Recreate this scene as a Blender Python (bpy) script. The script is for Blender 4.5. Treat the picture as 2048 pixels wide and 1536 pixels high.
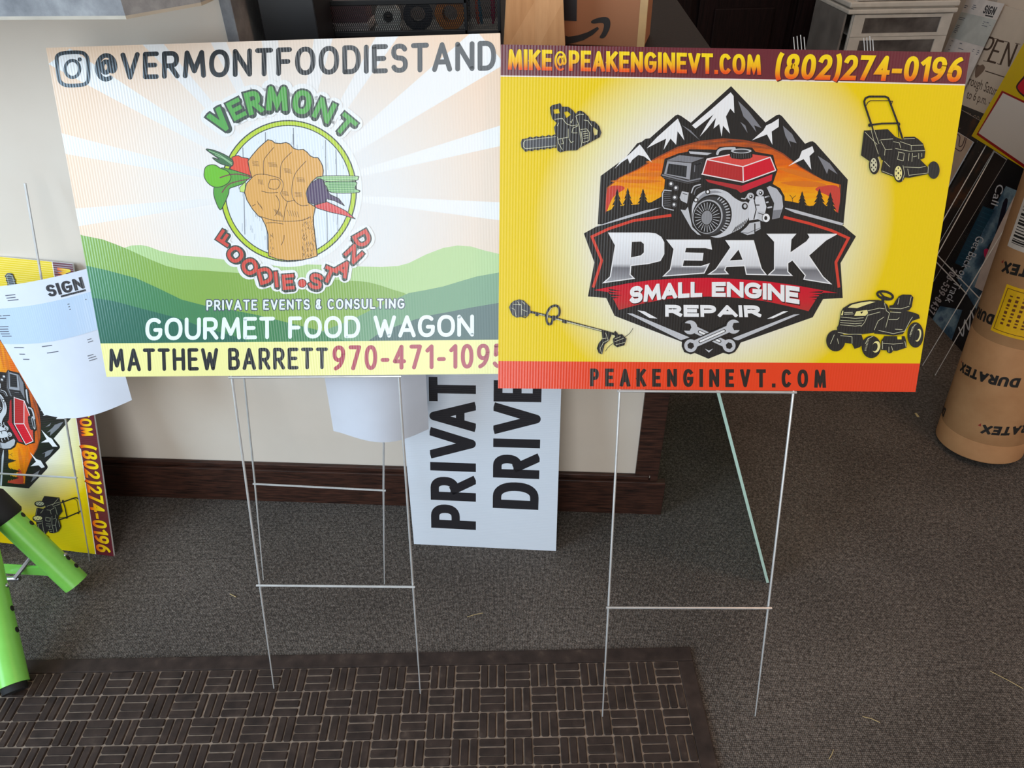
import bpy, bmesh, math, random
from mathutils import Vector, Matrix
from mathutils.geometry import tessellate_polygon
random.seed(7)
for o in list(bpy.data.objects): bpy.data.objects.remove(o)
C = bpy.context.scene.collection
I = 0.0254                                    # everything below is measured in inches
# ------------------------------------------------------------------ camera
FPX, PITCH, ROLL, CAMH = 1437.55, 0.64412, 0.01979, 45.82364
def rot(yaw, pitch, roll):
    return Matrix.Rotation(yaw, 3, 'Z') @ Matrix.Rotation(pitch, 3, 'X') @ Matrix.Rotation(roll, 3, 'Y')
CM = rot(0, -PITCH, ROLL)
CO = Vector((0, 0, CAMH))
cam = bpy.data.cameras.new('camera'); cam.sensor_width = 36; cam.sensor_fit = 'HORIZONTAL'
cam.lens = FPX / 2048 * 36; cam.clip_start = 0.02
camo = bpy.data.objects.new('camera', cam); C.objects.link(camo)
m = Matrix.Identity(4)
r_, f_, u_ = CM.col[0], CM.col[1], CM.col[2]
for k in range(3):
    m[k][0], m[k][1], m[k][2], m[k][3] = r_[k], u_[k], -f_[k], CO[k] * I
camo.matrix_world = m
bpy.context.scene.camera = camo
# ------------------------------------------------------------------ light
sc = bpy.context.scene
sc.view_settings.view_transform = 'Standard'; sc.view_settings.look = 'None'
sc.view_settings.gamma = 1; sc.view_settings.use_curve_mapping = False
sc.view_settings.exposure = 0.12
W = bpy.data.worlds.new('world'); sc.world = W; W.use_nodes = True
W.node_tree.nodes['Background'].inputs[0].default_value = (1, 0.9, 0.8, 1)
W.node_tree.nodes['Background'].inputs[1].default_value = 0.2
def area(name, loc, target, sx, sy, power, col):
    l = bpy.data.lights.new(name, 'AREA'); l.shape = 'RECTANGLE'; l.size = sx * I; l.size_y = sy * I
    l.energy = power; l.color = col
    o = bpy.data.objects.new(name, l); C.objects.link(o); o.location = Vector(loc) * I
    o.rotation_euler = (Vector(target) - Vector(loc)).to_track_quat('-Z', 'Y').to_euler(); return o
area('daylight_door', (-23, -64, 62), (-23, 0, 52), 58, 104, 40, (0.86, 0.94, 1.0))
area('daylight_window', (-94, -6, 58), (-30, 30, 30), 56, 56, 54, (0.56, 0.79, 1.0))
area('warm_fill_right', (58, 16, 76), (30, 26, 0), 16, 34, 7, (1.0, 0.50, 0.22))  # added warm fill that browns the right side; no fitting stands there
area('warm_fill_back', (30, 86, 118), (34, 90, 0), 24, 48, 3.6, (1.0, 0.66, 0.42))  # added low warm fill for the deep interior, not a known fixture

# ------------------------------------------------------------------ geometry helpers
def ray(x, y): return CM @ Vector(((x - 1024) / FPX, 1, -(y - 768) / FPX))
def at_y(x, y, Y): d = ray(x, y); return CO + d * (Y / d.y)
def at_z(x, y, z=0): d = ray(x, y); return CO + d * ((z - CO.z) / d.z)
def at_plane(x, y, P, n): d = ray(x, y); return CO + d * ((P - CO).dot(n) / d.dot(n))
def V(*a): return Vector(a)

def lin(c): c /= 255; return c / 12.92 if c <= 0.04045 else ((c + 0.055) / 1.055) ** 2.4
def rgb(r, g, b): return (lin(r), lin(g), lin(b), 1)

class N:                                       # tiny node-tree helper
    def __init__(s, name):
        s.m = bpy.data.materials.new(name); s.m.use_nodes = True; s.t = s.m.node_tree
        s.b = s.t.nodes['Principled BSDF']
    def n(s, typ, **kw):
        nd = s.t.nodes.new('ShaderNode' + typ)
        for k, v in kw.items(): setattr(nd, k, v)
        return nd
    def l(s, a, b): s.t.links.new(a, b)
    def math(s, op, a, b=None, c=None):
        nd = s.n('Math', operation=op)
        for i, x in enumerate((a, b, c)):
            if x is None: continue
            if isinstance(x, (int, float)): nd.inputs[i].default_value = x
            else: s.l(x, nd.inputs[i])
        return nd.outputs[0]
    def ramp(s, fac, stops):
        nd = s.n('ValToRGB'); e = nd.color_ramp.elements
        while len(e) < len(stops): e.new(0.5)
        for k, (p, c) in enumerate(stops): e[k].position = p; e[k].color = c
        s.l(fac, nd.inputs[0]); return nd.outputs[0]
    def xyz(s):
        tc = s.n('TexCoord'); sp = s.n('SeparateXYZ'); s.l(tc.outputs['Object'], sp.inputs[0])
        return tc.outputs['Object'], [s.math('DIVIDE', sp.outputs[k], I) for k in range(3)]
    def noise(s, vec, scale, detail=3, rough=0.5, stretch=None):
        nd = s.n('TexNoise'); nd.inputs['Scale'].default_value = scale; nd.inputs['Detail'].default_value = detail
        nd.inputs['Roughness'].default_value = rough
        if stretch:
            mp = s.n('Mapping'); mp.inputs['Scale'].default_value = stretch; s.l(vec, mp.inputs[0]); vec = mp.outputs[0]
        s.l(vec, nd.inputs['Vector']); return nd.outputs['Fac']
    def bump(s, h, dist, strength=1.0):
        nd = s.n('Bump'); nd.inputs['Distance'].default_value = dist; nd.inputs['Strength'].default_value = strength
        s.l(h, nd.inputs['Height']); s.l(nd.outputs[0], s.b.inputs['Normal'])
    def set(s, **kw):
        names = dict(col='Base Color', rough='Roughness', metal='Metallic', spec='Specular IOR Level', trans='Transmission Weight', ior='IOR', alpha='Alpha', coat='Coat Weight')
        for k, v in kw.items():
            inp = s.b.inputs[names[k]]
            if hasattr(v, 'is_output'): s.l(v, inp)
            else: inp.default_value = v
        return s.m

def plain(name, c, rough=0.6, metal=0, spec=0.4, var=0.06, scale=30):
    k = N(name); vec, _ = k.xyz(); f = k.noise(vec, scale)
    a = [x * (1 - var * 2) for x in c[:3]] + [1]; b = [min(1, x * (1 + var * 2)) for x in c[:3]] + [1]
    return k.set(col=k.ramp(f, [(0.25, a), (0.75, b)]), rough=rough, metal=metal, spec=spec)

def tag(o, label=None, cat=None, group=None, kind=None):
    if label: o['label'] = label
    if cat: o['category'] = cat
    if group: o['group'] = group
    if kind: o['kind'] = kind
    return o
def thing(name, base, label, cat, group=None):
    o = bpy.data.objects.new(name, None); C.objects.link(o); o.location = Vector(base) * I
    o.empty_display_size = 0.05
    return tag(o, label, cat, group)
def link(name, me, mats, parent=None, mw=None, smooth=False):
    """link a mesh whose vertices are world inches (mw None) or local metres with the world matrix mw"""
    o = bpy.data.objects.new(name, me); C.objects.link(o)
    for mt in (mats if isinstance(mats, (list, tuple)) else [mats]): me.materials.append(mt)
    if smooth:
        for p in me.polygons: p.use_smooth = True
    off = Vector()
    if parent:
        o.parent = parent; q = parent
        while q: off += q.location; q = q.parent
    if mw is not None:
        o.matrix_local = Matrix.Translation(-off) @ mw
    else: o.location = -off
    return o
def recenter(o):
    me = o.data
    if not me.vertices: return o
    lo = Vector((min(v.co[k] for v in me.vertices) for k in range(3))); hi = Vector((max(v.co[k] for v in me.vertices) for k in range(3)))
    c = (lo + hi) / 2
    if o.parent is None: c.z = lo.z
    me.transform(Matrix.Translation(-c)); o.location = o.location + c; return o

class MB:                                      # mesh builder, world inches
    def __init__(s): s.v = []; s.f = []; s.mi = []
    def add(s, verts, faces, mi=0):
        b = len(s.v); s.v += [Vector(v) for v in verts]
        for f in faces: s.f.append([b + i for i in f]); s.mi.append(mi)
    def hexa(s, p, mi=0):                      # p: 4 bottom then 4 top, same order
        s.add(p, [(3, 2, 1, 0), (4, 5, 6, 7), (0, 1, 5, 4), (1, 2, 6, 5), (2, 3, 7, 6), (3, 0, 4, 7)], mi)
    def box(s, lo, hi, M=None, mi=0, bev=0):
        (x0, y0, z0), (x1, y1, z1) = lo, hi
        if bev:
            bm = bmesh.new(); bmesh.ops.create_cube(bm, size=1)
            for v in bm.verts: v.co = Vector(((x0 + x1) / 2 + v.co.x * (x1 - x0), (y0 + y1) / 2 + v.co.y * (y1 - y0), (z0 + z1) / 2 + v.co.z * (z1 - z0)))
            bmesh.ops.bevel(bm, geom=bm.edges[:], offset=bev, segments=2, affect='EDGES', profile=0.5)
            bm.verts.index_update()
            s.add([(M @ v.co if M else v.co.copy()) for v in bm.verts], [[v.index for v in f.verts] for f in bm.faces], mi); bm.free(); return
        p = [Vector(q) for q in ((x0, y0, z0), (x1, y0, z0), (x1, y1, z0), (x0, y1, z0), (x0, y0, z1), (x1, y0, z1), (x1, y1, z1), (x0, y1, z1))]
        if M: p = [M @ q for q in p]
        s.hexa(p, mi)
    def prism(s, poly, z0, z1, M=None, mi=0):
        n = len(poly); p = [Vector((x, y, z0)) for x, y in poly] + [Vector((x, y, z1)) for x, y in poly]
        if M: p = [M @ q for q in p]
        s.add(p, [list(range(n))[::-1], list(range(n, 2 * n))] + [(k, (k + 1) % n, n + (k + 1) % n, n + k) for k in range(n)], mi)
    def tube(s, pts, r, n=10, mi=0, cap=True, closed=False):
        pts = [Vector(p) for p in pts]; rings = []; prev = None
        for k, p in enumerate(pts):
            a = pts[k - 1] if (k or closed) else p; b = pts[(k + 1) % len(pts)] if (k < len(pts) - 1 or closed) else p
            t = (b - a).normalized()
            if prev is None:
                prev = t.orthogonal().normalized()
            prev = (prev - t * prev.dot(t)).normalized(); q = t.cross(prev)
            rr = r[k] if isinstance(r, (list, tuple)) else r
            rings.append([p + (prev * math.cos(2 * math.pi * j / n) + q * math.sin(2 * math.pi * j / n)) * rr for j in range(n)])
        vs = [v for ring in rings for v in ring]; fs = []
        L = len(pts)
        for k in range(L if closed else L - 1):
            for j in range(n):
                a, b = k * n, ((k + 1) % L) * n
                fs.append((a + j, a + (j + 1) % n, b + (j + 1) % n, b + j))
        if cap and not closed: fs += [list(range(n))[::-1], list(range((L - 1) * n, L * n))]
        s.add(vs, fs, mi)
    def lathe(s, prof, c, ax=V(0, 0, 1), n=32, mi=0, cap=True):
        ax = Vector(ax).normalized(); e1 = ax.orthogonal().normalized(); e2 = ax.cross(e1); c = Vector(c)
        vs = [c + ax * h + (e1 * math.cos(2 * math.pi * j / n) + e2 * math.sin(2 * math.pi * j / n)) * r for r, h in prof for j in range(n)]
        fs = [(k * n + j, k * n + (j + 1) % n, (k + 1) * n + (j + 1) % n, (k + 1) * n + j) for k in range(len(prof) - 1) for j in range(n)]
        if cap: fs += [list(range(n))[::-1], list(range((len(prof) - 1) * n, len(prof) * n))]
        s.add(vs, fs, mi)
    def build(s, name, mats, parent=None, smooth=False, center=True):
        me = bpy.data.meshes.new(name)
        me.from_pydata([v * I for v in s.v], [], s.f)
        for p, k in zip(me.polygons, s.mi): p.material_index = k
        me.update(); bm = bmesh.new(); bm.from_mesh(me); bmesh.ops.recalc_face_normals(bm, faces=bm.faces); bm.to_mesh(me); bm.free()
        o = link(name, me, mats, parent, None, smooth)
        if smooth:
            try: me.set_sharp_from_angle(angle=math.radians(40))
            except Exception: pass
        return recenter(o) if center else o

class Frame:                                   # a flat board: u to the right, v up, front faces -y
    def __init__(s, o, u, v):
        s.o = Vector(o); s.u = Vector(u).normalized(); v = Vector(v); s.v = (v - s.u * v.dot(s.u)).normalized()
        s.n = s.u.cross(s.v)                   # towards the viewer
    def P(s, u, v, d=0): return s.o + s.u * u + s.v * v + s.n * d
    def uv(s, x, y):
        q = at_plane(x, y, s.o, s.n) - s.o; return (q.dot(s.u), q.dot(s.v))
    def mw(s):
        M = Matrix.Identity(4)
        for k in range(3): M[k][0], M[k][1], M[k][2], M[k][3] = s.u[k], -s.n[k], s.v[k], s.o[k] * I
        return M
def board(name, fr, w, h, t, mat, parent, u0=0, v0=0):
    mb = MB(); mb.box((u0, 0, v0), (u0 + w, t, v0 + h)); me = bpy.data.meshes.new(name)
    me.from_pydata([v * I for v in mb.v], [], mb.f); me.update()
    return link(name, me, mat, parent, fr.mw())

# ------------------------------------------------------------------ vector artwork on boards
def arc(cx, cy, rx, ry, a0, a1, n=12, sup=2.3):
    out = []
    for k in range(n + 1):
        a = math.radians(a0 + (a1 - a0) * k / n); c, s = math.cos(a), math.sin(a)
        out.append((cx + rx * math.copysign(abs(c) ** (2 / sup), c), cy + ry * math.copysign(abs(s) ** (2 / sup), s)))
    return out
def ell(cx, cy, rx, ry, n=32, rotd=0, a0=0, a1=360):
    c, s = math.cos(math.radians(rotd)), math.sin(math.radians(rotd)); o = []
    for k in range(n):
        a = math.radians(a0 + (a1 - a0) * k / (n if a1 - a0 == 360 else n - 1)); x, y = rx * math.cos(a), ry * math.sin(a)
        o.append((cx + x * c - y * s, cy + x * s + y * c))
    return o
def smooth(pts, n=4, closed=False):            # Catmull-Rom
    o = []; L = len(pts)
    for k in range(L if closed else L - 1):
        g = (lambda i: pts[i % L]) if closed else (lambda i: pts[max(0, min(L - 1, i))])
        p0, p1, p2, p3 = g(k - 1), g(k), g(k + 1), g(k + 2)
        for j in range(n):
            t = j / n
            o.append(tuple(0.5 * (2 * p1[d] + (p2[d] - p0[d]) * t + (2 * p0[d] - 5 * p1[d] + 4 * p2[d] - p3[d]) * t * t + (3 * p1[d] - p0[d] - 3 * p2[d] + p3[d]) * t ** 3) for d in (0, 1)))
    if not closed: o.append(pts[-1])
    return o
Oo = [arc(.5, .5, .5, .5, 90, 450, 24)]
FONT = {
 'A': (.95, [[(0, 0), (.5, 1), (1, 0)], [(.2, .3), (.8, .3)]]),
 'B': (.78, [[(0, 0), (0, 1), (.5, 1)] + arc(.5, .77, .42, .23, 90, -90) + [(0, .54)], [(.5, .54)] + arc(.55, .27, .45, .27, 90, -90) + [(0, 0)]]),
 'C': (.85, [arc(.52, .5, .52, .5, 48, 312, 20)]),
 'D': (.85, [[(0, 0), (0, 1), (.4, 1)] + arc(.4, .5, .6, .5, 90, -90, 16) + [(0, 0)]]),
 'E': (.7, [[(1, 1), (0, 1), (0, 0), (1, 0)], [(0, .51), (.85, .51)]]),
 'F': (.68, [[(1, 1), (0, 1), (0, 0)], [(0, .5), (.85, .5)]]),
 'G': (.92, [arc(.52, .5, .52, .5, 48, 330, 20) + [(1, .46), (.6, .46)]]),
 'H': (.85, [[(0, 0), (0, 1)], [(1, 0), (1, 1)], [(0, .52), (1, .52)]]),
 'I': (0, [[(0, 0), (0, 1)]]),
 'K': (.85, [[(0, 0), (0, 1)], [(.95, 1), (0, .45)], [(.3, .6), (1, 0)]]),
 'L': (.65, [[(0, 1), (0, 0), (1, 0)]]),
 'M': (1.15, [[(0, 0), (.1, 1), (.5, .2), (.9, 1), (1, 0)]]),
 'N': (.9, [[(0, 0), (0, 1), (1, 0), (1, 1)]]),
 'O': (.98, Oo), '0': (.75, Oo),
 'P': (.74, [[(0, 0), (0, 1), (.5, 1)] + arc(.5, .72, .5, .28, 90, -90) + [(0, .44)]]),
 'R': (.8, [[(0, 0), (0, 1), (.5, 1)] + arc(.5, .73, .45, .27, 90, -90) + [(0, .46)], [(.45, .46), (1, 0)]]),
 'S': (.75, [arc(.5, .755, .48, .245, 25, 270, 14)[:-1] + arc(.5, .255, .5, .255, 90, -155, 14)]),
 'T': (.82, [[(0, 1), (1, 1)], [(.5, 1), (.5, 0)]]),
 'U': (.86, [[(0, 1), (0, .4)] + arc(.5, .4, .5, .4, 180, 360) + [(1, 1)]]),
 'V': (.9, [[(0, 1), (.5, 0), (1, 1)]]),
 'W': (1.3, [[(0, 1), (.27, 0), (.5, .8), (.73, 0), (1, 1)]]),
 'X': (.9, [[(0, 0), (1, 1)], [(0, 1), (1, 0)]]),
 '1': (.36, [[(0, .8), (1, 1), (1, 0)]]),
 '2': (.74, [arc(.5, .72, .48, .28, 160, -35) + [(0, 0), (1, 0)]]),
 '3': (.72, [arc(.45, .76, .5, .24, 150, -90) + arc(.45, .26, .55, .26, 90, -150)]),
 '4': (.8, [[(.72, 0), (.72, 1), (0, .3), (1, .3)]]),
 '5': (.74, [[(.9, 1), (.14, 1), (.08, .56)] + arc(.45, .31, .55, .31, 120, -150)]),
 '6': (.76, [[(.85, 1)] + smooth([(.85, 1), (.45, .86), (.1, .55), (.0, .3)], 4)[1:] + arc(.5, .3, .5, .3, 180, 540, 20)]),
 '7': (.74, [[(0, 1), (1, 1), (.3, 0)]]),
 '8': (.76, [arc(.5, .76, .42, .24, 90, 450, 18), arc(.5, .26, .5, .26, 90, 450, 18)]),
 '9': (.76, [arc(.5, .7, .5, .3, 0, -360, 20) + smooth([(1, .7), (.92, .42), (.6, .14), (.15, 0)], 4)[1:]]),
 '-': (.42, [[(0, .38), (1, .38)]]),
 '.': (0, [[(0, 0), (0, .02)]]),
 '(': (.22, [arc(1.1, .49, 1.1, .6, 115, 245)]),
 ')': (.22, [arc(-.1, .49, 1.1, .6, 65, -65)]),
 '&': (.72, [arc(.5, .76, .4, .24, 50, 270, 10)[:-1] + arc(.5, .27, .5, .27, 90, 340, 12), [(.6, 1.0), (.6, .0)]]),
 '@': (1.1, [arc(.5, .47, .5, .53, -62, -360, 26, 2) + arc(.86, .45, .14, .16, 0, -165, 8, 2), arc(.48, .48, .22, .24, 0, 360, 16, 2), [(.72, .74), (.70, .42)]]),
}
def clip_poly(p, axis, lim, keep_less):
    o = []
    for k in range(len(p)):
        a, b = p[k - 1], p[k]; ia = (a[axis] <= lim) == keep_less or a[axis] == lim; ib = (b[axis] <= lim) == keep_less or b[axis] == lim
        if ia != ib:
            t = (lim - a[axis]) / (b[axis] - a[axis]); o.append((a[0] + (b[0] - a[0]) * t, a[1] + (b[1] - a[1]) * t))
        if ib: o.append(b)
    return o
def strip(pts, w, closed=False, rnd=True, taper=None):
    """polyline -> list of convex polygons"""
    q = [pts[0]]
    for p in pts[1:]:
        if math.dist(p, q[-1]) > 1e-5: q.append(p)
    if closed and math.dist(q[0], q[-1]) < 1e-5: q.pop()
    pts = q; L = len(pts)
    if L < 2: return [ell(pts[0][0], pts[0][1], w / 2, w / 2, 12)]
    out = []; nseg = L if closed else L - 1
    D = []
    for k in range(nseg):
        a, b = pts[k], pts[(k + 1) % L]; d = math.dist(a, b); D.append(((b[0] - a[0]) / d, (b[1] - a[1]) / d))
    def hw(k): return (w if not taper else taper[0] + (taper[1] - taper[0]) * k / max(1, L - 1)) / 2
    ends = []                                  # per segment: [start L, start R, end L, end R]
    for k in range(nseg):
        a, b = pts[k], pts[(k + 1) % L]; n = (-D[k][1], D[k][0]); h0, h1 = hw(k), hw((k + 1) % L if closed else k + 1)
        ends.append([(a[0] + n[0] * h0, a[1] + n[1] * h0), (a[0] - n[0] * h0, a[1] - n[1] * h0), (b[0] + n[0] * h1, b[1] + n[1] * h1), (b[0] - n[0] * h1, b[1] - n[1] * h1)])
    for k in range(0 if closed else 1, nseg):
        j = k - 1; d0, d1 = D[j], D[k]; p = pts[k]; cs = d0[0] * d1[0] + d0[1] * d1[1]
        mx, my = -d0[1] - d1[1], d0[0] + d1[0]; ml = math.hypot(mx, my)
        if (cs > (0.45 if rnd else -0.85)) and ml > 1e-6:
            h = hw(k) / (ml / 2); mx, my = mx / ml * h, my / ml * h
            A, B = (p[0] + mx, p[1] + my), (p[0] - mx, p[1] - my)
            ends[j][2], ends[j][3] = A, B; ends[k][0], ends[k][1] = A, B
        else: out.append(ell(p[0], p[1], hw(k), hw(k), 14))
    if not closed:
        for e, k, s in ((0, 0, -1), (nseg - 1, L - 1, 1)):
            d = D[e]; p = pts[k]; h = hw(k)
            if rnd:
                a0 = math.degrees(math.atan2(d[1] * s, d[0] * s)); out.append(ell(p[0], p[1], h, h, 9, 0, a0 - 90, a0 + 90))
            elif rnd is False:
                i0 = 0 if s < 0 else 2
                for i in (i0, i0 + 1): ends[e][i] = (ends[e][i][0] + d[0] * h * s, ends[e][i][1] + d[1] * h * s)
    for e in ends: out.append([e[0], e[2], e[3], e[1]])
    return out
def layout(txt, A, s, gap, space=.32, mono=None):
    tot = 0; fix = 0
    for c in txt:
        if c == ' ': fix += space
        else:
            w = FONT[c][0]; fix += s + gap; tot += w
    fix -= gap; k = (A - fix) / max(tot, 1e-6); x = 0; o = []
    for c in txt:
        if c == ' ': x += space; continue
        w = FONT[c][0] * k; o.append((c, x, w)); x += w + s + gap
    return o
def glyph(c, x, w, s, sw, rnd):
    """polygons of one letter: skeleton inset by s/2 in the box [x, x+w+s] x [0,1], stroke width sw"""
    o = []
    for st in FONT[c][1]:
        pts = [(x + s / 2 + px * w, s / 2 + py * (1 - s)) for px, py in st]
        closed = math.dist(pts[0], pts[-1]) < 1e-6
        for p in strip(pts, sw, closed, rnd):
            if not rnd and c not in '()@':
                e = (sw - s) / 2
                p = clip_poly(p, 1, 1 + e, True); p = clip_poly(p, 1, -e, False) if p else p
            if p and len(p) > 2: o.append(p)
    return o

class Art:
    """polygons in photo-plane coordinates laid on one board; every draw call lies a hair above the last"""
    def __init__(s, fr, w, h, sheet=0.004):
        s.fr, s.w, s.h = fr, w, h; s.v = []; s.f = []; s.mi = []; s.mats = []; s.z = sheet; s.k = 0
    def mat(s, m):
        if m not in s.mats: s.mats.append(m)
        return s.mats.index(m)
    def step(s): s.z += 0.0006; s.k = 0
    def raw(s, rings, m):                      # rings in sign inches: first outer, then holes
        if len(rings) == 1:
            p = rings[0]
            for ax, lim, less in ((0, s.w, True), (0, 0, False), (1, s.h, True), (1, 0, False)):
                if p: p = clip_poly(p, ax, lim, less)
            if len(p) < 3: return
            rings = [p]
        s.k = s.k + 1 if s.k < 6 else 2; d = s.z + s.k * 0.0001; b = len(s.v)
        flat = [q for r in rings for q in r]
        tri = tessellate_polygon([[Vector((x, y, 0)) for x, y in r] for r in rings])
        s.v += [(x, -d, y) for x, y in flat]; mi = s.mat(m)
        for t in tri:
            a, bb, c = (flat[i] for i in t)
            ar = (bb[0] - a[0]) * (c[1] - a[1]) - (bb[1] - a[1]) * (c[0] - a[0])
            if abs(ar) < 1e-9: continue
            s.f.append([b + i for i in (t if ar > 0 else t[::-1])]); s.mi.append(mi)
    def poly(s, pts, m, T=None, holes=(), sm=False, step=True):
        g = lambda r: [s.fr.uv(*(T(*p) if T else p)) for p in r]
        if sm: pts = smooth(pts, 4, True)
        if step: s.step()
        s.raw([g(pts)] + [g(h) for h in holes], m)
    def line(s, pts, w, m, T=None, closed=False, rnd=True, sm=False, step=False, taper=None):
        if sm: pts = smooth(pts, 4, closed)
        if T: pts = [T(*p) for p in pts]
        if step: s.step()
        for p in strip(pts, w, closed, rnd, taper): s.raw([[s.fr.uv(*q) for q in p]], m)
    def text(s, txt, fn, A, sw, m, rnd=True, gap=.1, space=.32, grow=0, shift=(0, 0), items=None):
        """fn maps (x / A, y) in the text box to photo coordinates"""
        s.step()
        for c, x, w in (items or layout(txt, A, sw, gap, space)):
            for p in glyph(c, x, w, sw, (sw * .52 if c == '@' and not rnd else sw) + grow, rnd):
                s.raw([[s.fr.uv(*fn((px + shift[0]) / A, py + shift[1])) for px, py in p]], m)
    def build(s, name, parent):
        me = bpy.data.meshes.new(name); me.from_pydata([(x * I, y * I, z * I) for x, y, z in s.v], [], s.f)
        for p, k in zip(me.polygons, s.mi): p.material_index = k
        me.update(); return link(name, me, s.mats, parent, s.fr.mw())
def quad(bl, br, tl, tr):
    def f(a, b):
        x = [(bl[k] * (1 - a) + br[k] * a) * (1 - b) + (tl[k] * (1 - a) + tr[k] * a) * b for k in (0, 1)]; return tuple(x)
    A = (math.dist(bl, br) + math.dist(tl, tr)) / (math.dist(bl, tl) + math.dist(br, tr))
    return f, A
def crop(x0, y0, s): return lambda x, y: (x0 + x * s, y0 + y * s)

# ------------------------------------------------------------------ print materials (glossy ink on fluted plastic)
def flute(k, axis, amp=0.000042, period=0.158):
    vec, c = k.xyz(); w = k.math('SINE', k.math('MULTIPLY', c[axis], 2 * math.pi / period))
    ww = k.math('ADD', w, k.math('MULTIPLY', k.noise(vec, 90, 2), 0.8))
    k.bump(ww, amp); return vec, c
PM = {}
def ink(r, g, b, axis=0, rough=0.24, spec=0.8):
    key = (r, g, b, axis, rough)
    if key not in PM:
        k = N('ink_%d_%d_%d' % (r, g, b)); flute(k, axis); PM[key] = k.set(col=rgb(r, g, b), rough=rough, spec=spec)
    return PM[key]
# ------------------------------------------------------------------ setting
def carpet_mat():
    k = N('loop_carpet'); vec, c = k.xyz()
    vo = k.n('TexVoronoi'); vo.inputs['Scale'].default_value = 330; vo.inputs['Randomness'].default_value = 0.35; k.l(vec, vo.inputs['Vector'])
    big = k.noise(vec, 3.2, 4); mid = k.noise(vec, 160, 3)
    h = k.math('SUBTRACT', 1.0, vo.outputs['Distance'])
    f = k.math('ADD', k.math('MULTIPLY', h, 0.55), k.math('MULTIPLY', mid, 0.5))
    f = k.math('ADD', f, k.math('MULTIPLY', k.math('SUBTRACT', big, 0.5), 0.25))
    k.bump(h, 0.0022, 0.9)
    return k.set(col=k.ramp(f, [(0.45, (0.054, 0.044, 0.038, 1)), (0.72, (0.205, 0.169, 0.145, 1)), (0.95, (0.48, 0.40, 0.345, 1))]), rough=0.95, spec=0.1)
def wood_mat(name, dark, light, stretch=(2, 40, 40), rough=0.45, scale=6, spec=0.4):
    k = N(name); vec, c = k.xyz(); f = k.noise(vec, scale, 5, 0.6, stretch); k.bump(f, 0.0006, 0.4)
    return k.set(col=k.ramp(f, [(0.3, dark), (0.7, light)]), rough=rough, spec=spec)
def wall_mat():
    k = N('beige_wall_paint'); vec, c = k.xyz(); f = k.noise(vec, 5, 4); k.bump(k.noise(vec, 300, 2), 0.0003, 0.3)
    return k.set(col=k.ramp(f, [(0.3, rgb(226, 210, 194)), (0.7, rgb(232, 218, 203))]), rough=0.75, spec=0.2)
M_wall = wall_mat(); M_carpet = carpet_mat()
M_trim = wood_mat('stained_trim_wood', (0.010, 0.006, 0.005, 1), (0.085, 0.032, 0.02, 1), rough=0.4)
M_dwood = wood_mat('mahogany_cabinet_wood', (0.004, 0.0015, 0.0012, 1), (0.018, 0.006, 0.005, 1), (40, 40, 2), 0.6, 6, 0.15)
M_black = plain('black_plastic', rgb(26, 26, 29), 0.4)
M_wire = plain('galvanised_wire', (0.66, 0.65, 0.64, 1), 0.36, 0.55, 0.5, 0.05, 60)
M_white_core = plain('white_fluted_core', rgb(236, 236, 238), 0.5)
M_paper = plain('white_paper', rgb(226, 228, 238), 0.8, 0, 0.2, 0.01)
M_ceil = plain('ceiling_paint', rgb(225, 222, 215), 0.9)

def struct(name, mb, mat): return tag(mb.build(name, mat), kind='structure')
mb = MB(); mb.box((-95, -64, -1), (62, 128, 0)); floor = struct('floor', mb, M_carpet)
mb = MB(); mb.box((-95, -64, 120), (62, 128, 121)); struct('ceiling', mb, M_ceil)
mb = MB(); mb.box((-95, 128, 0), (62, 129, 120)); struct('wall_back', mb, M_wall)
mb = MB(); mb.box((62, -65, 0), (63, 129, 120)); struct('wall_right', mb, M_wall)
mb = MB()
for y0, y1, z0, z1 in ((-65, -35, 0, 120), (-35, 23, 0, 29), (-35, 23, 87, 120), (23, 129, 0, 120)): mb.box((-96, y0, z0), (-95, y1, z1))
struct('wall_far_left', mb, M_wall)
mb = MB()                                     # wall behind the camera, with a glass door and a window opening
for x0, x1, z0, z1 in ((-95, -52, 0, 120), (-52, 6, 116, 120), (6, 62, 0, 120)): mb.box((x0, -65, z0), (x1, -63, z1))
struct('wall_front', mb, M_wall)
mb = MB()
for y0, y1, z0, z1 in ((-35, -33.5, 29, 87), (21.5, 23, 29, 87), (-33.5, 21.5, 29, 30.5), (-33.5, 21.5, 85.5, 87)): mb.box((-96, y0, z0), (-94.6, y1, z1))
struct('window_1', mb, M_trim)
mb = MB()
for x0, x1, z0, z1 in ((-52, -50, 0, 116), (4, 6, 0, 116), (-50, 4, 114, 116), (-50, 4, 0, 4)): mb.box((x0, -64.6, z0), (x1, -62.8, z1))
struct('door_1', mb, M_trim)

WA = V(-26.41, 44.91, 0); WD = V(math.cos(math.radians(-4.215)), math.sin(math.radians(-4.215)), 0); WT = V(-WD.y, WD.x, 0)
WM = Matrix(((WD.x, WT.x, 0, WA.x), (WD.y, WT.y, 0, WA.y), (0, 0, 1, 0), (0, 0, 0, 1)))       # wall frame: s, t (into the wall), z
mb = MB(); mb.box((-60, .6, 0), (37.7, 4.6, 34.8), WM); mb.box((-60, .6, 34.8), (10.6, 4.6, 39.95), WM)
struct('wall_left', mb, M_wall)
mb = MB(); mb.box((-60, 0, 0), (38.95, .6, 3.75), WM, 0, 0.06); mb.box((-60, .25, 3.75), (37.6, .6, 4.25), WM, 0, .1)
struct('baseboard_left', mb, M_trim)
mb = MB(); mb.box((36.45, .3, 4.25), (37.75, .6, 34.7), WM, 0, .04); mb.box((37.7, .3, 0), (38.3, 4.6, 34.7), WM, 0, .04)
struct('trim_1', mb, M_trim)

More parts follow.
